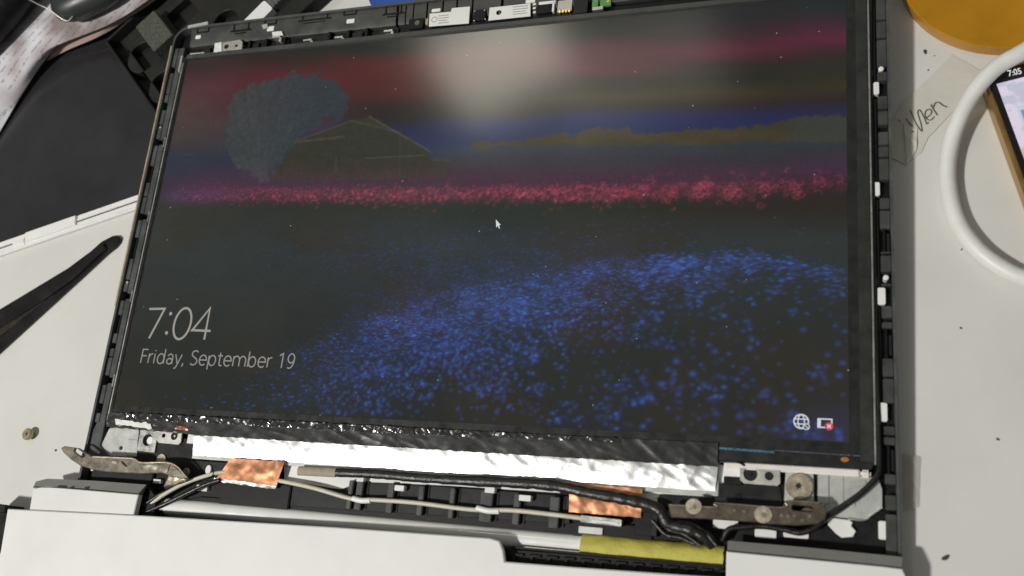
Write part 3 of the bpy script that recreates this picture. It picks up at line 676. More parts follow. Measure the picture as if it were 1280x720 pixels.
# --- lower edge hardware
# left corner
plate('corner_wall', LL([(121, 527), (129, 527), (124, 556), (138, 572), (99, 573), (111, 547)], -1), -4.4, -1.0, 'rimgrey', shell, (), .4)
lp = plate('corner_plate', LL([(142, 533), (174, 535), (171, 571), (133, 570), (126, 557), (136, 536)], -2), -4.4, -2.0, 'plate', lid, [circ(*L(151, 560, -2), 1.0, 12)], .2)
plate('plate_step', LL([(160, 549), (172, 550), (171, 570), (157, 569)], -1.5), -2.0, -1.6, 'plate', lp)
blk = plate('mount_block', LL([(172, 546), (243, 548), (243, 566), (240, 575), (300, 579), (298, 600), (250, 601), (208, 590), (170, 577)], -1.6), -4.4, -1.6, 'dark', lid, (), .3)
hx, hy = L(184.5, 550, -.7)
np_ = plate('nut_plate', LL([(176, 534), (198, 536), (193, 566), (171, 563.5)], -.7), -1.7, -.7, 'silver', lid, [circ(hx, hy, 2.9, 20)], .1)
plate('nut_hole', circ(hx, hy, 2.85, 20), -3, -1.6, 'hole', np_); plate('nut_rim', circ(hx+1.1, hy-.1, 1.9, 18), -1.6, -1.0, 'windowwhite', np_)
h1 = L(204.5, 544.5, -.3); h2 = L(217.8, 545, -.3)
e2 = plate('mounting_ear', LL([(197, 537), (199, 534), (225, 537), (227.5, 540), (226, 553), (222.5, 556), (198, 553.5), (195.5, 550)], -.3), -1.2, -.3, 'satin', lid, [circ(*h1, 1.0, 12), circ(*h2, 1.9, 16)], .12)
plate('screw', circ(*h2, 1.8, 16), -2.2, -.7, 'hole', e2); plate('screw', circ(h2[0]+.1, h2[1], .6, 6), -.7, -.4, 'satin', e2)
lrect('white_pad', 238.5, 547, 3.8, 5.6, -3, -.4, 'windowwhite', lid)
crinkle('copper_scrap', LL([(222, 532.5), (236, 535), (236, 538.5), (220, 536.5)]), .9, .3, .3, .6, 14, 5, 'copper', lid, 17, .4)
for px, py, r in [(201, 574, 2.7), (232, 590, 2.0)]:
    plate('screw', circ(*L(px, py, -.8), r, 20), -1.6, -.8, 'brass', blk)
plate('white_peg', circ(*L(260, 587, -.6), 1.6, 12, 2.2), -4, -.6, 'windowwhite', blk)
lrect('clip_window', 196, 601.5, 4.4, 2.0, -4.4, -2.4, 'windowwhite', shell); lrect('clip_window', 252, 610, 6.2, 2.8, -4.4, -2.6, 'windowwhite', shell)
lrect('clip_window', 115, 586.5, 1.6, 1.6, -4.4, -2.4, 'windowwhite', shell)
box('frame_block', -5, 32, -31, -22, -4.4, -2.6, 'dark', lid, .4)

def hinge(name, outline, z, slots, mt, par):
    hz_ = plate(name, LL(outline, z), z-1.3, z, mt, par, slots, .35)
    return hz_
sl = rr(*L(99, 566, 6), 7.5, 2.0, .9, -.42)
hg = hinge('hinge_bracket', [(75.6, 560), (80, 557.5), (98, 560), (115, 570.5), (140, 571.5), (166, 573), (176, 578), (214, 579), (234, 597), (233, 601), (219, 606), (204, 608.5), (208, 600), (210, 594), (201, 591), (176, 592), (154, 591), (130, 589.5), (115, 587), (100, 582), (89, 575), (79, 566)], 6, [sl], 'hinge', lid)
hg['label'] = 'bronzed hinge arm sticking out past the lid corner'
tube('hinge_edge', [(*L(a, b, 6.2), 6.1) for a, b in [(116, 570.8), (140, 571.8), (166, 573.3), (177, 578.3), (214, 579.3), (233.5, 597)]], .42, 'brass', hg, 8, 5)
crinkle('hinge_step', LL([(176, 579), (213, 580), (209, 591), (178, 588)], 6.2), 6.4, .5, .35, .16, 16, 6, 'hinge', hg, 3)
crinkle('hinge_step', LL([(212, 596), (232, 599), (220, 605), (206, 607)], 6.4), 6.7, .5, .3, .2, 10, 6, 'brass', hg, 5)
plate('hinge_rivet', circ(*L(143, 578, 6.3), 1.7, 16, .8), 6, 6.35, 'brass', hg); plate('hinge_hole', circ(*L(155, 580, 6.1), 2.6, 16, .6, -.5), 5.8, 6.06, 'hole', hg)
plate('hinge_post', circ(*L(215, 585, 0), 3.0, 14), -3, 4.7, 'hingedark', hg)
# copper 1 and its black block
box('frame_block', 73, 110, -33.5, -22.2, -4.4, -1.7, 'black', lid, .4)
cp = crinkle('copper_tape', LL([(289, 573), (356, 577), (346, 608), (271, 598)], .5), .9, .35, .35, .09, 34, 16, 'copper', lid, 11, .3)
crinkle('silver_flap', LL([(268, 597.5), (346, 607), (344, 611.5), (265, 601)], .4), .5, .3, .5, .3, 30, 4, 'foil', cp, 12, .3)
# white inner panel between foil and ribs
plate('white_liner', LL([(355, 577), (440, 582), (700, 603), (700, 616), (560, 607), (447, 602), (436, 608), (425, 612), (355, 600)], -3.2), -4.4, -3.2, 'windowwhite', lid)
plate('white_liner', LL([(800, 612), (900, 619), (900, 612), (896, 580), (930, 584), (925, 605), (905, 604), (898, 625), (822, 622), (822, 650), (802, 650)], -3.2), -4.4, -3.2, 'windowwhite', lid)
# ribbed channel below the foil
chn = plate('ribbed_channel', LL([(352, 603), (432, 612), (440, 606), (450, 602.5), (560, 608.5), (712, 620), (712, 655), (352, 632)], -2.9), -4.4, -2.9, 'dark', lid, (), .2)
for px, w_ in [(438, 2.6), (449, 3.8), (488, 3.6), (526, 3.0), (565, 2.6), (608, 6.4), (646, 3.4), (693, 4.8)]:
    py = 619+(px-448)*.088
    x, y = L(px, py, -1)
    box('channel_rib', x-w_*.42, x+w_*.42, y-6.2, y+6.2, -2.9, -.3, 'grey', chn, .3)
    box('rib_gap', x+w_*.5, x+w_*.5+1.5, y-5.6, y+6.4, -2.9, -2.55, 'hole', chn, .05)
for px, py, w_ in [(450, 598.5, 3.6), (499, 610, 4.6), (612, 612.5, 4.4), (656, 622.5, 5.2)]:
    lrect('clip_window', px, py, w_, 2.4, -2.9, .0, 'windowwhite', chn, 0, .4)
plate('lower_rail', LL([(180, 636), (250, 621), (352, 628), (712, 653), (850, 668), (850, 682), (712, 668), (352, 641), (190, 640)], -3.5), -4.4, -3.3, 'black', lid, (), .2)

# barrel along the lid's lower edge
def barrel(name, xa, xb, yc, zc, r, mt, par, a0=-40, a1=210, n=20, nx=2, wob=0, ysl=0):
    vs = []; fs = []
    for i in range(nx+1):
        x = xa+(xb-xa)*i/nx
        for k in range(n+1):
            a = math.radians(a0+(a1-a0)*k/n)
            rw = r*(1+wob*noise.noise(Vector((x*.15, k*.5, 3))))
            e = wob*6*noise.noise(Vector((k*.7, i*3., 9))) if i in (0, nx) else 0
            vs.append((x+e, yc+ysl*(x-xa)+rw*math.cos(a), zc+rw*math.sin(a)))
    W = n+1
    for i in range(nx):
        for k in range(n): fs.append((i*W+k, (i+1)*W+k, (i+1)*W+k+1, i*W+k+1))
        fs.append((i*W, i*W+n, (i+1)*W+n, (i+1)*W))
    fs.append(tuple(range(W))); fs.append(tuple(nx*W+k for k in range(W)))
    return from_py(name, vs, fs, mt, par)
br_ = barrel('hinge_barrel', 43, 303, -36.4, -4.0, 3.9, 'pearl', lid)
barrel('barrel_end', 36, 43, -37.0, -4.0, 3.6, 'hinge', lid)
yt = barrel('yellow_tape', 248, 304, -37.0, -3.6, 5.2, 'yellow', lid, -55, 200, 20, 44, .1)
# second copper patch and connector
cp2 = crinkle('copper_tape', LL([(712, 603), (803, 611), (801, 647), (711, 640)], .2), .3, .35, .4, .09, 40, 20, 'copper', lid, 21, .3)
for u in (.36, .68):
    pass
cn = lrect('cable_connector', 751, 651, 17, 2.8, -1.5, 1.4, 'silver', lid, -.03, .5)
lrect('connector_latch', 756, 652.5, 11, 1.0, 1.2, 1.7, 'windowwhite', cn, -.03)
box('frame_block', 244, 276, -34.2, -27.2, -4.4, -2.0, 'black', lid, .4)
lrect('white_pad', 738, 663, 10, 2.8, -2.6, -1.2, 'plate', lid); lrect('frame_block', 808, 655, 9, 9, -4.4, -.8, 'black', lid); lrect('frame_block', 818, 652, 2.2, 11, -4.4, .8, 'dark', lid)

# right corner
rb = plate('mount_block', LL([(896, 604), (975, 607), (979, 632), (979, 640), (824, 634), (824, 618), (890, 622)], -1.6), -4.4, -1.6, 'dark', lid, (), .3)
plate('mount_block', LL([(905, 600), (980, 605), (1019, 590), (1024, 592), (1024, 634), (900, 634)], -2.2), -4.4, -2.3, 'black', lid, (), .3)
lrect('mount_step', 916, 601, 7, 3, -2.2, -.8, 'black', lid); plate('mount_boss', circ(*L(923, 621, -1.4), 1.3, 14), -1.8, -1.3, 'black', rb)
lrect('white_pad', 915, 591, 6.4, 7.6, -3, -1.5, 'windowwhite', lid)
tube('black_wire', [(*L(900, 577, .3), .1), (*L(912, 577, .3), .3), (*L(924, 578, .3), .3), (*L(931, 582, -.5), -.3)], .5, 'blackcable', lid, 8, 5)
h1 = L(938, 592.5, -.2); h2 = L(961.5, 595, -.2)
e3 = plate('mounting_ear', LL([(925, 582), (975, 584.5), (975.5, 604), (972, 607.5), (930, 604.5), (925, 600)], -.2), -1.2, -.2, 'satin', lid, [circ(*h1, 2.6, 20), circ(*h2, 1.6, 16)], .12)
plate('screw', circ(*h1, 2.5, 18), -2.2, -.7, 'hole', e3); plate('screw', circ(h1[0]+.1, h1[1], .8, 6), -.7, -.4, 'black', e3); plate('screw', circ(*h2, 1.5, 14), -2.2, -.8, 'hole', e3)
np2 = plate('nut_plate', LL([(982, 588), (1017, 589.5), (1017.5, 627), (980, 626)], -.9), -2.4, -.9, 'plate', lid, (), .2)
sx_, sy_ = L(999.5, 608, .3)
sh = plate('screw', circ(sx_, sy_, 5.1, 30), -.9, .4, 'brass', np2, (), .4)
star = []
for k in range(12): star.append((sx_-.4+(1.5 if k % 2 == 0 else .8)*math.cos(k*math.pi/6+.2), sy_+.2+(1.5 if k % 2 == 0 else .8)*math.sin(k*math.pi/6+.2)))
plate('screw_recess', star, .3, .46, 'hole', np2, (), 0)
cpr = plate('corner_plate', LL([(1029, 590), (1098, 597), (1103, 612), (1103, 634), (1079, 650), (1036, 645), (1024, 632), (1022, 600)], -2), -4.4, -2.0, 'plate', lid, (), .2)
lrect('plate_step', 1029, 611, 4.0, 11, -2.0, -1.2, 'plate', cpr); lrect('plate_step', 1042, 611, 7.0, 10.4, -2.0, -1.7, 'plate', cpr)
plate('plate_step', LL([(1060, 603), (1082, 600), (1083, 606), (1060, 612)], -1.6), -2.0, -1.6, 'plate', cpr); plate('plate_dimple', circ(*L(1066, 631, -1.6), 1.0, 12), -2.0, -1.6, 'plate', cpr)
tube('plate_edge', [(*L(a, b, -1.6), -1.8) for a, b in [(1103, 634), (1090, 643), (1079, 650), (1060, 648)]], .45, 'silver', cpr, 8, 4)
plate('frame_window', LL([(1034, 650), (1038, 647), (1062, 650), (1066, 653), (1064, 657), (1070, 664), (1066, 671), (1052, 672), (1044, 666), (1035, 656)], -2.8), -4.4, -2.9, 'windowwhite', shell)
for px, py, w_, h_ in [(907, 654, 9.6, 4.2), (957, 666, 8.0, 4.0), (995, 668, 9.2, 2.6)]: lrect('frame_window', px, py, w_, h_, -4.4, -3.2, 'windowwhite', shell, 0, .6)
hr = hinge('hinge_bracket', [(835, 632), (837, 630), (895, 633.5), (896, 628.5), (977, 634), (981, 627), (992, 625.5), (1026, 628), (1032, 633), (1033, 643), (1031, 649), (1022, 655), (995, 657), (960, 655), (945, 653), (895, 649.5), (839, 647)], 5, [rr(*L(1003, 635.5, 5), 7.5, 1.9, .9, -.03)], 'hingedark', lid)
hr['label'] = 'dark bronzed hinge plate with slot, screwed down beside the washer screw'
tube('hinge_edge', [(*L(a, b, 5), 5.05) for a, b in [(836, 631), (895, 634), (896.5, 629), (977, 634.5), (982, 627.5), (992, 626.2), (1025, 628.5)]], .36, 'hinge', hr, 8, 6)
plate('hinge_post', circ(*L(1010, 645, 0), 3.0, 14), -3, 3.7, 'hingedark', hr)
for px, py, r, rx in [(867, 633, 3.2, 0), (954, 643, 3.4, 0)]:
    x, y = L(px, py, 5.4); plate('screw', circ(x, y, r, 24, r*.96), 4.9, 5.5, 'brass', hr, (), .25)
    plate('screw_recess', circ(x+.3, y-.2, r*.3, 6), 5.4, 5.56, 'hinge', hr, (), 0)
for px, py in [(918, 638), (930, 639), (977, 644), (985, 645), (1003, 650), (1012, 645), (993, 645)]:
    plate('hinge_rivet', circ(*L(px, py, 5.2), .75, 10), 4.9, 5.2, 'hinge', hr, (), .1)

# --- cables
tube('antenna_cable', [(*L(a, b, 1), z) for a, b, z in [(182, 634, 0), (205, 619, 1.5), (232, 605, 2.2), (262, 594, 1.5), (284, 590, -.2), (320, 596, -1), (350, 601, 0.2), (392, 610, 1), (440, 623.5, 1.2), (470, 625, 1.2), (520, 628.5, 1.2), (590, 637, 1.2), (640, 638, 1.2), (690, 643, 1.2), (730, 648, .6), (745, 650, .2)]], .95, 'cream', lid, 12, 8)
for a, b in [((441, 623), (463, 625.5)), ((596, 635), (624, 639))]:
    m_ = ((a[0]+b[0])/2, (a[1]+b[1])/2)
    tube('cable_guide', [(*L(a[0], a[1], 1.3), 1.2), (*L(m_[0], m_[1]+1.5, 1.3), 1.4), (*L(b[0], b[1], 1.3), 1.2)], 1.25, 'windowwhite', lid, 10, 4)
tube('display_cable', [(*L(a, b, 1.5), z) for a, b, z in [(420, 590.5, 1.2), (470, 592.5, 1.5), (520, 597, 1.6), (570, 600, 1.6), (630, 603, 1.8), (690, 607, 2.0), (740, 617, 2.4), (790, 626, 2.6), (822, 636, 2.4), (836, 655, 1.8), (862, 662, 2.5), (880, 672, 2), (890, 684, 0)]], lambda t: 1.9+.4*min(1, t*2)-.7*max(0, (t-.7)/.3), 'blackcable', lid, 12, 10, .7, .25)
tube('tan_tape_wrap', [(*L(a, b, 1.2), 1.1) for a, b in [(373, 588.5), (395, 589.5), (420, 590.8)]], 2.1, 'tan', lid, 12, 4, .55)
for k, pts in enumerate([[(826, 640), (834, 660), (856, 668), (876, 682)], [(846, 652), (868, 657), (884, 668), (896, 682)], [(815, 650), (832, 668), (850, 672), (868, 680)]]):
    tube('black_wire', [(*L(a, b, 1.5), 1.2-.9*(k == 2)+.2*i) for i, (a, b) in enumerate(pts)], .95, 'blackcable', lid, 10, 8, 1, .2)
tube('brown_wire', [(*L(a, b, 1), -.6) for a, b in [(846, 657), (862, 664), (872, 676)]], 1.0, 'tan', lid, 10, 6)
tube('camera_cable', [(*L(a, b, -1), z) for a, b, z in [(1088, -20, -2.2), (1088, 100, -2.2), (1091, 250, -2.2), (1094.5, 400, -2.2), (1097.5, 520, -1.8), (1099, 570, -1), (1096, 595, .5), (1076, 617, .6), (1052, 634, .6), (1033, 647, 1), (1018, 660, 1.2), (1000, 666, 1), (980, 662, .8), (955, 658, .6), (930, 659, .6), (912, 662, .6), (903, 676, 0)]], 1.15, 'blackcable', lid, 12, 8, 1, .08)
for pts in [[(178, 632), (200, 618), (225, 607), (244, 600), (268, 592)], [(182, 640), (205, 630), (230, 618), (255, 606), (274, 600)]]:
    tube('black_wire', [(*L(a, b, 1.5), 1.0) for a, b in pts], 1.05, 'blackcable', lid, 10, 8, 1, .2)

# ------------------------------------------------------------------ laptop base
base = empty('white_laptop', (150, -60, 0))
tag(base, 'white laptop base with two hinge caps and a black vent slot', 'laptop base')
off = lambda o: setattr(o, 'location', (-.150, .060, 0)) or o
ZD = 15.5
deck_px = [(9, 636), (180, 644.5), (420, 659), (612, 672.5), (624, 676), (629, 688), (631, 702), (720, 709), (906, 722)]
dk_pts = TT(deck_px, ZD)+[(T(906, 722, ZD)[0], -62), (366, -62), (366, -262), (T(-20, 745, ZD)[0]-6, -262), T(-20, 745, ZD), T(0, 690, ZD)]
dk = off(plate('deck', dk_pts, ZD-2.2, ZD, 'deck', base, (), .5))
bd = TT([(1, 640), (190, 652), (600, 690), (640, 712), (906, 726), (1120, 740)], 12)+[(367, -264), (T(-30, 745, 12)[0]-7, -264), T(-30, 745, 12)]
off(plate('base_body', bd, 0.6, ZD-2.6, 'black', base, (), .5))
off(plate('corner_foot', TT([(-14, 628), (7.5, 631), (5, 650), (-1, 672), (-14, 672)], 12.5), 1, 12.6, 'ventblack', base, (), .5))
def cap(pts_top, zt, bevel_px, end_dark=None):
    c_ = off(plate('hinge_cap', TT(pts_top, zt), zt-3.0, zt, 'white', base, (), .35))
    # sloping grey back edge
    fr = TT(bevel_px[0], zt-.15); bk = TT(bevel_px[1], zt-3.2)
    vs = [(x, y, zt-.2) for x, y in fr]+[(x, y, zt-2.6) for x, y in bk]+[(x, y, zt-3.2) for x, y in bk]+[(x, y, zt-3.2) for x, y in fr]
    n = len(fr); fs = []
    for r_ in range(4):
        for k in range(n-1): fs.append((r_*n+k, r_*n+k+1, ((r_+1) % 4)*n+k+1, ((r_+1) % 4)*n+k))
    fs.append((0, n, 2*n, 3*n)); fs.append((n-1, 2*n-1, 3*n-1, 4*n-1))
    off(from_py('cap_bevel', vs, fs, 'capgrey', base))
    return c_
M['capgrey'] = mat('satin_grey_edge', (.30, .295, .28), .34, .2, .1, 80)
cap([(41, 611), (55, 608), (173, 618), (166, 648), (36, 640)], 14, ([(41, 609.5), (52, 607), (110, 611), (173, 617)], [(46, 602), (60, 598.5), (118, 601), (184, 606)]))
off(ribbon('cap_seam', [TT([(42, 608.6), (75, 609.4), (112, 612.4), (172, 617.4)], 14.1)], .35, 13.9, 'hole', base, .25))
off(ribbon('cap_scuff', [TT([(72, 608.3), (82, 609)], 14.1), TT([(88, 609.4), (92, 610)], 14.1), TT([(106, 609.5), (110, 610.5)], 14.1)], 1.1, 13.95, 'hole', base, .25))
off(plate('cap_opening', TT([(173, 616), (186, 609), (196, 622), (190, 652), (166, 650)], 9), 1.0, 9.0, 'ventblack', base, (), .3))
cap([(908, 689), (1105, 708), (1128, 711), (1133, 722), (1133, 775), (906, 775)], 14, ([(909, 687.5), (1010, 697.5), (1105, 707), (1127, 710)], [(910, 676), (1010, 684.5), (1125, 696), (1128, 698)]))
off(ribbon('cap_seam', [TT([(908, 688.4), (1010, 698), (1105, 707.5), (1127, 710.5)], 14.1)], .3, 13.9, 'hole', base, .25))
# vent between deck and barrel
vb = off(plate('vent_grille', TT([(629, 685), (640, 686.5), (905, 708.5), (905, 730), (700, 714), (632, 706)], 10), 1.0, 9.2, 'ventblack', base, (), .3))
off(ribbon('vent_edge', [TT([(640, 684), (770, 696), (905, 708)], 9.6)], .8, 9.2, 'black', base, .5))
for k in range(13):
    px = 640+k*21.5; py = 691+k*1.72
    p = TT([(px, py), (px+14, py+1.2), (px+15, py+4), (px+5, py+4.4), (px+5.5, py+11), (px+1, py+10.6)], 10)
    off(plate('vent_fin', p, 9.2, 10.2, 'black', base, (), .2))

# ------------------------------------------------------------------ things on the table, left
# black glass panel with off-white frame edge
ZG = 2.2
e = T(0, 322, 0); f_ = T(176, 262, 0)
d = Vector((f_[0]-e[0], f_[1]-e[1])).normalized(); nrm = Vector((-d.y, d.x))
sp = empty('glass_panel', (e[0], e[1], 0), (0, 0, math.atan2(d.y, d.x)))
tag(sp, 'flat glossy black panel with an off-white ridged edge, partly under the lid', 'panel')
box('glass', -70, 128, 8.6, 190, .1, ZG, 'glossblack', sp, .3)
es = box('edge_strip', -70, 128, 0, 8.5, .1, 2.6, 'offwhite', sp, .5)
for xa, xb in [(-70, 20.5), (57, 128)]:
    box('strip_ridge', xa, xb, 4.6, 6.0, 2.5, 3.3, 'offwhite', es, .3); box('strip_groove', xa, xb, 3.7, 4.5, 2.5, 2.68, 'speck', es, .02)
    box('strip_ridge', xa, xb, 1.0, 3.6, 2.5, 3.0, 'offwhite', es, .3)
box('strip_block', 21, 56.5, 2.0, 8.2, 2.5, 3.8, 'offwhite', es, .5)
box('strip_tab', 12, 20.5, 2.6, 4.6, 2.6, 3.7, 'offwhite', es, .3)

# tweezers
tw = empty('tweezers', (*T(140, 302), 0)); ox, oy = T(140, 302)
tag(tw, 'black coated tweezers lying on the pale table', 'tweezers')
def arm(name, pts, wds, z0, z1, mt):
    P = [Vector(T(a, b, z1)) for a, b in pts]; Lf, Rt = [], []
    for i, p in enumerate(P):
        t = (P[min(i+1, len(P)-1)]-P[max(i-1, 0)]).normalized(); nn = Vector((-t.y, t.x))
        Lf.append((p.x+nn.x*wds[i]-ox, p.y+nn.y*wds[i]-oy)); Rt.append((p.x-nn.x*wds[i]-ox, p.y-nn.y*wds[i]-oy))
    return plate(name, Lf+Rt[::-1], z0, z1, mt, tw, (), .5)
arm('arm', [(149.5, 297), (147, 298.5), (142, 301.5), (130, 309), (95, 341), (50, 383), (0, 430), (-60, 487)], [.6, 2.7, 4.0, 4.8, 5.0, 4.6, 4.0, 3.2], .3, 2.0, 'tweezer')
arm('arm', [(130, 307), (112, 321), (87, 342), (47, 368), (0, 397), (-70, 438)], [2.2, 3.2, 4.3, 5.2, 5.6, 5.2], 2.2, 3.6, 'tweezer')
arm('inner_face', [(110, 325), (80, 350), (40, 382), (0, 413), (-60, 458)], [1.2, 2.4, 3.0, 3.2, 3.0], 2.0, 2.25, 'tweezerside')

# loose screw
scx, scy = T(36, 543, 2)
ls = empty('loose_screw', (scx, scy, 0)); tag(ls, 'small loose brass screw standing on the pale table', 'screw')
hd = plate('head', circ(0, 0, 3.1, 24), 2.0, 3.6, 'screwm', ls, (), .4); plate('shank', circ(0, 0, 1.9, 16), 0, 2.0, 'screwm', ls, (), .1)
plate('recess', [(p[0]*.9, p[1]*.9) for p in [(-1.1, -.3), (-.3, -.3), (-.3, -1.1), (.3, -1.1), (.3, -.3), (1.1, -.3), (1.1, .3), (.3, .3), (.3, 1.1), (-.3, 1.1), (-.3, .3), (-1.1, .3)]], 3.5, 3.66, 'hole', ls, (), 0)

# black parts tray at the lid's far corner
c0 = Vector(T(130, 51, 9.4)); a1 = (Vector(T(196, 146, 9.4))-c0); a1n = a1.normalized(); a2n = Vector((-a1n.y, a1n.x))
tr = empty('parts_tray', (c0.x, c0.y, 0), (0, 0, math.atan2(a1n.y, a1n.x)))
tag(tr, 'shallow black parts tray with round and square recesses under the lid corner', 'tray')
def tl(px, py, z=8.2):        # pixel -> tray coordinates
    v = Vector(T(px, py, z))-c0; return (v.dot(a1n), v.dot(a2n))
TW, TH = a1.length+14, 235
def frame(name, w_, h_, t_, z0, z1, mt, par):
    return plate(name, [(0, 0), (w_, 0), (w_, h_), (0, h_)], z0, z1, mt, par, [[(t_, t_), (w_-t_, t_), (w_-t_, h_-t_), (t_, h_-t_)]], .5)
frame('tray_rim', TW, TH, 1.6, 2.4, 9.4, 'foamblack', tr)
hl = [circ(*tl(178, 71), 10.5, 32), circ(*tl(205, 108), 10.5, 32), circ(*tl(282, 27), 8.0, 28)]
q = tl(228, 17); hl.append(rr(q[0], q[1], 17, 17, 1.5)); q2 = tl(150, 30)
plate('tray_insert', [(9, 9), (TW-2.2, 9), (TW-2.2, TH-2.2), (9, TH-2.2)], 2.6, 8.2, 'foamblack', tr, hl, .4)
box('tray_floor', 1.7, TW-1.7, 1.7, TH-1.7, 2.35, 2.55, 'hole', tr, 0)
fx, fy = tl(196, 41, 12)
fb = plate('foam_block', [( -13, -7.5), (13, -7.5), (13, 7.5), (-13, 7.5)], 0, 6.5, 'foamgrey', None, (), .6)
v = c0+a1n*fx+a2n*fy; fb.location = (v.x*.001, v.y*.001, .0083); fb.rotation_euler.z = math.atan2(a1n.y, a1n.x)
tag(fb, 'speckled grey foam block sitting in the black tray', 'foam block')

# white plug with ribbed grip behind the lid
pa = Vector(T(322, 15, 12)); pb = Vector(T(345, -8, 12)); dv = (pb-pa).normalized()
pl = empty('white_plug', (pa.x, pa.y, 0), (0, 0, math.atan2(dv.y, dv.x))); tag(pl, 'white plug with a grey ribbed grip behind the lid', 'plug')
plate('shell', rr(-1, -2.2, 17, 9.6, 1.5), 6.2, 12.5, 'offwhite', pl)
gp = plate('grip', rr(17, -1.5, 18, 9, 1), 6.2, 12, 'ribbed', pl)
for k in range(6): box('rib', 8.6+k*2.6, 9.9+k*2.6, -6.2, 3.2, 11.8, 12.6, 'ribbed', gp, .3)
bl = plate('blue_folder', TT([(462, 4), (472, 8.5), (560, 1), (560, -60), (440, -60)], 7), .2, 7, 'blue', None, (), .8)
tag(bl, 'bright blue folder edge showing behind the lid', 'folder')

# printed sheets curling over the black panel
def loft(name, rows, mt, nx=48, ny=14, th=.25):
    R = []
    for row in rows:
        R.append(spline([(*T(a, b, z), z) for a, b, z in row], max(2, nx//(len(row)-1))))
    n = min(len(r_) for r_ in R); cols = [spline([r_[i] for r_ in R], ny//(len(R)-1)) for i in range(n)]
    k = len(cols[0]); vs = [tuple(v) for c in cols for v in c]; N_ = len(vs)
    vs += [(x, y, z-th) for x, y, z in vs]; fs = []
    for i in range(n-1):
        for j in range(k-1):
            a = i*k+j; fs.append((a, a+1, a+k+1, a+k)); fs.append((N_+a, N_+a+k, N_+a+k+1, N_+a+1))
    for i in range(n-1):
        for j in (0, k-1): a = i*k+j; fs.append((a, a+k, N_+a+k, N_+a))
    for j in range(k-1):
        for i in (0, n-1): a = i*k+j; fs.append((a, a+1, N_+a+1, N_+a))
    return from_py(name, vs, fs, mt, None)
# paper with faint printed rows and colour patches
def paper_mat():
    m_ = mat('printed_paper', (.8, .78, .78), .75, var=.04, scale=20)
    nt = m_.node_tree; N = nt.nodes; K = nt.links; b = N['Principled BSDF']
    tc = N.new('ShaderNodeTexCoord'); mp = N.new('ShaderNodeMapping'); mp.inputs['Rotation'].default_value = (0, 0, math.radians(35))
    K.new(tc.outputs['Object'], mp.inputs['Vector'])
    wv = N.new('ShaderNodeTexWave'); wv.inputs['Scale'].default_value = 55; wv.inputs['Distortion'].default_value = .4
    K.new(mp.outputs[0], wv.inputs['Vector'])
    nz = N.new('ShaderNodeTexNoise'); nz.inputs['Scale'].default_value = 420; nz.inputs['Detail'].default_value = 2
    K.new(mp.outputs[0], nz.inputs['Vector'])
    r1 = N.new('ShaderNodeMapRange'); r1.inputs[1].default_value = .8; r1.inputs[2].default_value = .95; K.new(wv.outputs['Fac'], r1.inputs[0])
    r2 = N.new('ShaderNodeMapRange'); r2.inputs[1].default_value = .45; r2.inputs[2].default_value = .55; K.new(nz.outputs['Fac'], r2.inputs[0])
    mu = N.new('ShaderNodeMath'); mu.operation = 'MULTIPLY'; K.new(r1.outputs[0], mu.inputs[0]); K.new(r2.outputs[0], mu.inputs[1])
    m2 = N.new('ShaderNodeMath'); m2.operation = 'MULTIPLY'; K.new(mu.outputs[0], m2.inputs[0]); m2.inputs[1].default_value = .55
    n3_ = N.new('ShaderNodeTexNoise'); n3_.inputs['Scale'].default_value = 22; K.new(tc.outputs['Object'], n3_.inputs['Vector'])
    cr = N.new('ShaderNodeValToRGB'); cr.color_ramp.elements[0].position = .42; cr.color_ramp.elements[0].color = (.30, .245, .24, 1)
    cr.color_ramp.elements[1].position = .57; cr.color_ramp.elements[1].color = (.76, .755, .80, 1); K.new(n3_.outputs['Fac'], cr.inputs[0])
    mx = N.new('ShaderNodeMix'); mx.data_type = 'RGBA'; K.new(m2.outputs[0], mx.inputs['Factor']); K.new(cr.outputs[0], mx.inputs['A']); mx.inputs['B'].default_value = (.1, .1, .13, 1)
    K.new(mx.outputs['Result'], b.inputs['Base Color'])
    return m_
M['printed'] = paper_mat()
M['whitepaper'] = mat('white_paper', (.78, .77, .80), .75, var=.05, scale=60)
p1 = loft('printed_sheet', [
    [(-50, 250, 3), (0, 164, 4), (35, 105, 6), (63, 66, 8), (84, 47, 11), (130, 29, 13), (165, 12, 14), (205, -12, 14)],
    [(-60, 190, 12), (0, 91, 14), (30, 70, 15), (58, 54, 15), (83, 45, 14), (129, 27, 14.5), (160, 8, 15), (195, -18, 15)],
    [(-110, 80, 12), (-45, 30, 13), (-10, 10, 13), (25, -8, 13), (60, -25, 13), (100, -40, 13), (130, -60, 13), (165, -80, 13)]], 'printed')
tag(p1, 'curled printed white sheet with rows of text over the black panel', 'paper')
p2 = loft('brown_sheet', [
    [(58, 76, 4), (85, 62, 6), (120, 47, 8), (150, 30, 9), (178, 11, 9.6), (215, -14, 9.6)],
    [(60, 66, 6), (84, 50, 9), (122, 34, 11), (150, 21, 11.5), (176, 6, 11.8), (205, -14, 12)],
    [(20, 40, 8), (60, 20, 10), (90, 5, 11), (120, -10, 11), (150, -25, 11), (180, -40, 11)]], 'brownpaper', 40, 10)
tag(p2, 'brown paper sheet peeking out beneath the curled printed sheet', 'paper')
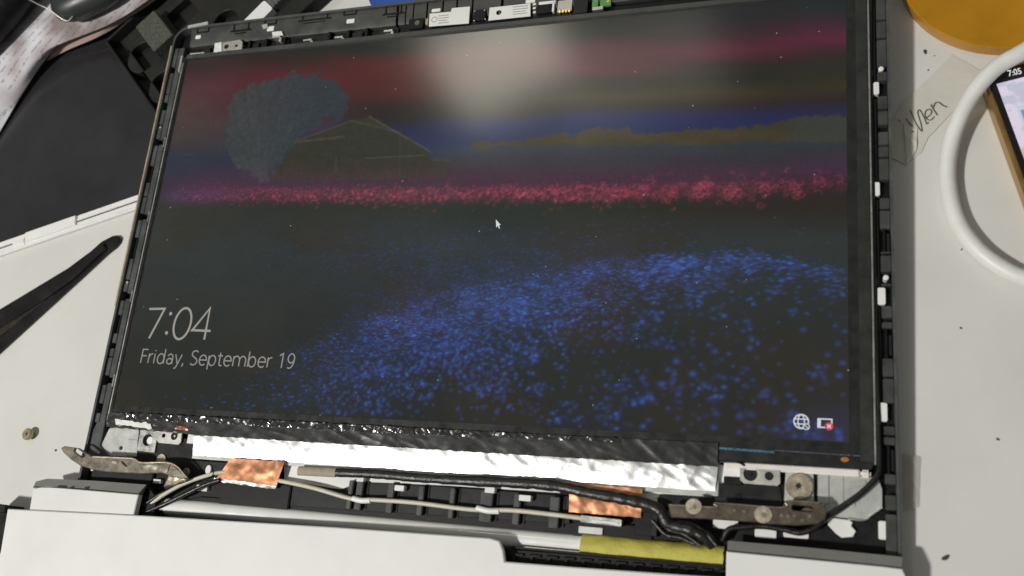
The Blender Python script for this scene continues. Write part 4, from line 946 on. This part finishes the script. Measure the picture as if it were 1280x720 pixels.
# dark casing resting on the sheets, and a black cable beside it
def pillow(name, cx, cy, z0, w_, h_, d_, rot, mt, e_=3.0):
    bm = bmesh.new(); bmesh.ops.create_uvsphere(bm, u_segments=32, v_segments=18, radius=1)
    for v in bm.verts:
        x, y, z = v.co
        f = lambda t: math.copysign(abs(t)**(2/e_), t)
        r_ = math.hypot(x, y) or 1e-6; a = math.atan2(y, x)
        v.co = (w_/2*f(math.cos(a))*r_**.6, h_/2*f(math.sin(a))*r_**.6, d_/2*(1+z))
    o = from_bm(name, bm, mt, None); o.location = (cx*.001, cy*.001, z0*.001); o.rotation_euler.z = rot; return o
q = T(112, -14, 24); tag(pillow('dark_case', q[0], q[1], 14.6, 52, 36, 20, .35, 'casing'), 'dark grey rounded case lying on the curled printed sheet', 'case')
q = T(8, 14, 22); tag(pillow('black_pouch', q[0]-14, q[1]+2, 13.5, 92, 58, 26, .95, 'black', 2.6), 'black rounded bag at the far end of the printed sheet', 'bag')
wr = tube('thin_wire', [(*T(a, b, 34), z) for a, b, z in [(20, -10, 33), (44, 3, 33), (56, 8, 31), (70, 16, 26), (80, 8, 26)]], .32, 'satin', None, 8, 8)
tag(wr, 'thin shiny wire lying between the dark case and the black bag', 'wire')

# ------------------------------------------------------------------ things on the table, right
# amber tape roll
zr = 6.0
pts = [Vector(T(a, b, zr)) for a, b in [(1134, 0), (1152, 24), (1190, 47), (1238, 58.5), (1280, 58)]]
A_ = np.array([[2*p.x, 2*p.y, 1] for p in pts]); B_ = np.array([p.x**2+p.y**2 for p in pts]); s_ = np.linalg.lstsq(A_, B_, rcond=None)[0]
rc = (s_[0], s_[1]); rrd = math.sqrt(s_[2]+s_[0]**2+s_[1]**2)
ro = empty('tape_roll', (rc[0], rc[1], 0)); tag(ro, 'roll of glossy amber film tape lying flat beside the note', 'tape roll')
rad_in = rrd*.34
plate('wound_film', circ(0, 0, rrd, 96), .1, zr, 'amber', ro, [circ(0, 0, rad_in, 64)], .5)
plate('core', circ(0, 0, rad_in-.05, 64), .1, zr-.6, 'tan', ro, [circ(0, 0, rad_in-3, 64)], .3)

# torn note with handwriting
nt_px = [(1190, 68), (1205, 76), (1226, 89), (1213, 112), (1186, 145), (1160, 172), (1152, 190), (1132, 206), (1114, 197), (1108, 180), (1112, 158), (1128, 128), (1160, 98)]
no = empty('torn_note', (*T(1165, 130), 0)); nox, noy = T(1165, 130)
tag(no, 'torn scrap of off-white paper with pencil writing next to the lid', 'note')
def note_sheet():
    pts = [(a-nox, b-noy) for a, b in TT(nt_px, .4)]
    dense = []
    for i in range(len(pts)):
        a, b = Vector(pts[i]), Vector(pts[(i+1) % len(pts)]); n = max(2, int((b-a).length/1.2))
        for k in range(n):
            p = a+(b-a)*k/n; dense.append((p.x+.25*noise.noise(Vector((p.x, p.y, 1))), p.y+.25*noise.noise(Vector((p.x, p.y, 5)))))
    o = plate('sheet', dense, .05, .3, 'note', no, (), 0)
    bm = bmesh.new(); bm.from_mesh(o.data); bmesh.ops.subdivide_edges(bm, edges=[e_ for e_ in bm.edges if e_.calc_length() > .004], cuts=3, use_grid_fill=True)
    bmesh.ops.triangulate(bm, faces=bm.faces)
    for v in bm.verts:
        p = Vector((v.co.x*60, v.co.y*60, 2)); v.co.z += .0005*max(0, noise.noise(p)+.15)
    bm.to_mesh(o.data); bm.free(); return o
note_sheet()
hw = lambda pts: [(1100+a/4.5, 60+b/4.5) for a, b in pts]
st = [hw(p) for p in ([(170, 348), (185, 385), (205, 430), (235, 468), (228, 420), (212, 365), (222, 348), (245, 385), (262, 425), (272, 418)],
      [(258, 395), (285, 372), (288, 352), (268, 345), (252, 368), (262, 398), (285, 405), (305, 385)],
      [(285, 318), (300, 345), (322, 378)], [(298, 335), (310, 310), (330, 306), (352, 322), (375, 332)], [(105, 402), (113, 416)], [(148, 396), (163, 420), (184, 440)])]
zt_ = .95
lines = []
for s0 in st: lines.append([(p.x-nox, p.y-noy) for p in spline([(*T(a, b, zt_), 0) for a, b in s0], 6)])
ribbon('handwriting', lines, .38, zt_, 'pencil', no, .05)
plate('pencil_dot', [(a-nox, b-noy) for a, b in circ(*T(1141, 165, zt_), .5, 8)], zt_-1, zt_, 'pencil', no, (), 0)
fl = crinkle('folded_corner', [(a-nox, b-noy) for a, b in TT([(1130, 152), (1147, 160), (1146, 186), (1134, 204)], 2)], 1.0, .2, .9, .12, 14, 14, 'note', no, 4, .3)

# white cable loop
cpx = [(1330, 36, 18), (1280, 64, 17), (1240, 89, 15), (1208, 130, 10), (1189, 178, 6), (1184.5, 225, 4.0), (1196, 275, 3.5), (1222, 312, 3.5), (1256, 337, 3.5), (1285, 349, 3.5), (1340, 362, 3.5)]
wc = tube('white_cable', [(*T(a, b, z), z) for a, b, z in cpx], 3.35, 'cablewhite', None, 24, 12)
tag(wc, 'thick white cable curving in a loop over the phone corner', 'cable')

# phone
zp = 8.0
p0 = Vector(T(1231, 104, zp)); p1_ = Vector(T(1283, 247, zp)); dn = (p1_-p0).normalized(); rt = Vector((-dn.y, dn.x))
ph = empty('phone', (p0.x, p0.y, 0), (0, 0, math.atan2(rt.y, rt.x)))
tag(ph, 'black phone with gold edge and lit screen under the white cable', 'phone')
def phl(px, py, z=zp):
    v = Vector(T(px, py, z))-p0; return (v.dot(rt), -v.dot(dn))
PWD, PHT = 74, 152; OY = 6.0
plate('body', rr(PWD/2, OY-PHT/2, PWD, PHT, 7, 0, 8), .3, zp-.9, 'phonegold', ph, (), .8)
plate('front_glass', rr(PWD/2+.5, OY-PHT/2-.4, PWD-2.2, PHT-2.2, 6.4, 0, 8), zp-.9, zp, 'phoneblack', ph, (), .3)
sx0, sy1 = phl(1245.5, 105); NXP, NYP = 130, 240
sw, sh_ = PWD-2*sx0, 128
gx2, gy2 = np.meshgrid(np.linspace(sx0, sx0+sw, NXP), np.linspace(sy1-sh_, sy1, NYP))
u_ = gx2-sx0; v_ = sy1-gy2
im2 = np.ones((NYP, NXP, 3))*c3(224, 214, 232)
im2 = blend(im2, sst(.5, .62, fbm(gx2*.2, gy2*.2, 5)), c3(196, 196, 214))
im2 = blend(im2, ((u_ > 4) & (u_ < 11) & (v_ > 12) & (v_ < 21)).astype(float)*.8, c3(196, 206, 222))
im2 = blend(im2, ((u_ > 5) & (u_ < 9) & (v_ > 14) & (v_ < 19)).astype(float)*.9, c3(112, 138, 164))
im2 = blend(im2, sst(30, 33, v_+3*fbm(gx2*.3, gy2*.3, 8))*(1-sst(37, 40, v_)), c3(206, 190, 176))
im2 = blend(im2, sst(36, 39, v_+4*fbm(gx2*.3, gy2*.3, 9))*(1-sst(44, 47, v_)), c3(120, 134, 50))
im2 = blend(im2, sst(44, 47, v_), c3(226, 190, 214)); im2 = blend(im2, sst(.55, .6, fbm(gx2*.35, gy2*.35, 15))*sst(44, 48, v_), c3(96, 120, 60))
vv = np.stack([gx2, gy2, np.full_like(gx2, zp+.06)], -1).reshape(-1, 3)*.001
i2 = (np.arange(NYP-1)[:, None]*NXP+np.arange(NXP-1)[None, :]).ravel()
link('screen', grid_mesh('phone_screen', vv, np.stack([i2, i2+1, i2+NXP+1, i2+NXP], 1), im2.reshape(-1, 3)*.9), attr_mat('phone_screen_lit', .15, 1.0, .5, False), ph, False)
ta = phl(1261, 95.5); tb_ = phl(1277.5, 92)
text('clock_text', '7:05', ta[0], ta[1], math.hypot(tb_[0]-ta[0], tb_[1]-ta[1]), 2.9, zp+.07, 'phonetext', ph, math.atan2(tb_[1]-ta[1], tb_[0]-ta[0]), .012)

# clear tape scrap at the lid's right edge
ct = crinkle('clear_tape', TT([(1128, 566), (1149, 572), (1147, 634), (1129, 640)], 1), 1.2, .12, .5, .2, 10, 20, 'cleartape', None, 6, .4)
tag(ct, 'crumpled scrap of clear tape stuck beside the lid edge', 'tape')
for px, py, r, lb in [(1156, 65, 1.3, 'black crumb, the largest between the torn note and the lid'), (1181, 697, 1.5, 'large dark crumb on the table beside the hinge cap end'), (1247, 549, .7, 'lone dark speck on the bare table below the cable loop'), (1201, 410, .6, 'faint speck midway between the cable loop and the clear tape'), (1160, 88, .5, 'tiny speck by the upper edge of the torn note'), (1202, 312, .5, 'tiny speck just outside the white cable loop'), (70, 563, .8, 'small smudge of dirt between loose screw and hinge arm'), (1168, 70, .4, 'tiny speck next to the largest black crumb by the note')]:
    x, y = T(px, py); 
    o = plate('dirt_crumb', [(.0+r*(.6+.5*random.random())*math.cos(a)*.6, r*(.6+.5*random.random())*math.sin(a)) for a in [k*math.pi/4 for k in range(8)]], 0, .45*r+.1, 'speck', None, (), .05)
    o.location = (x*.001, y*.001, 0); o.rotation_euler.z = random.uniform(-1, 1); tag(o, lb, 'crumb', 'crumbs scattered on the table')
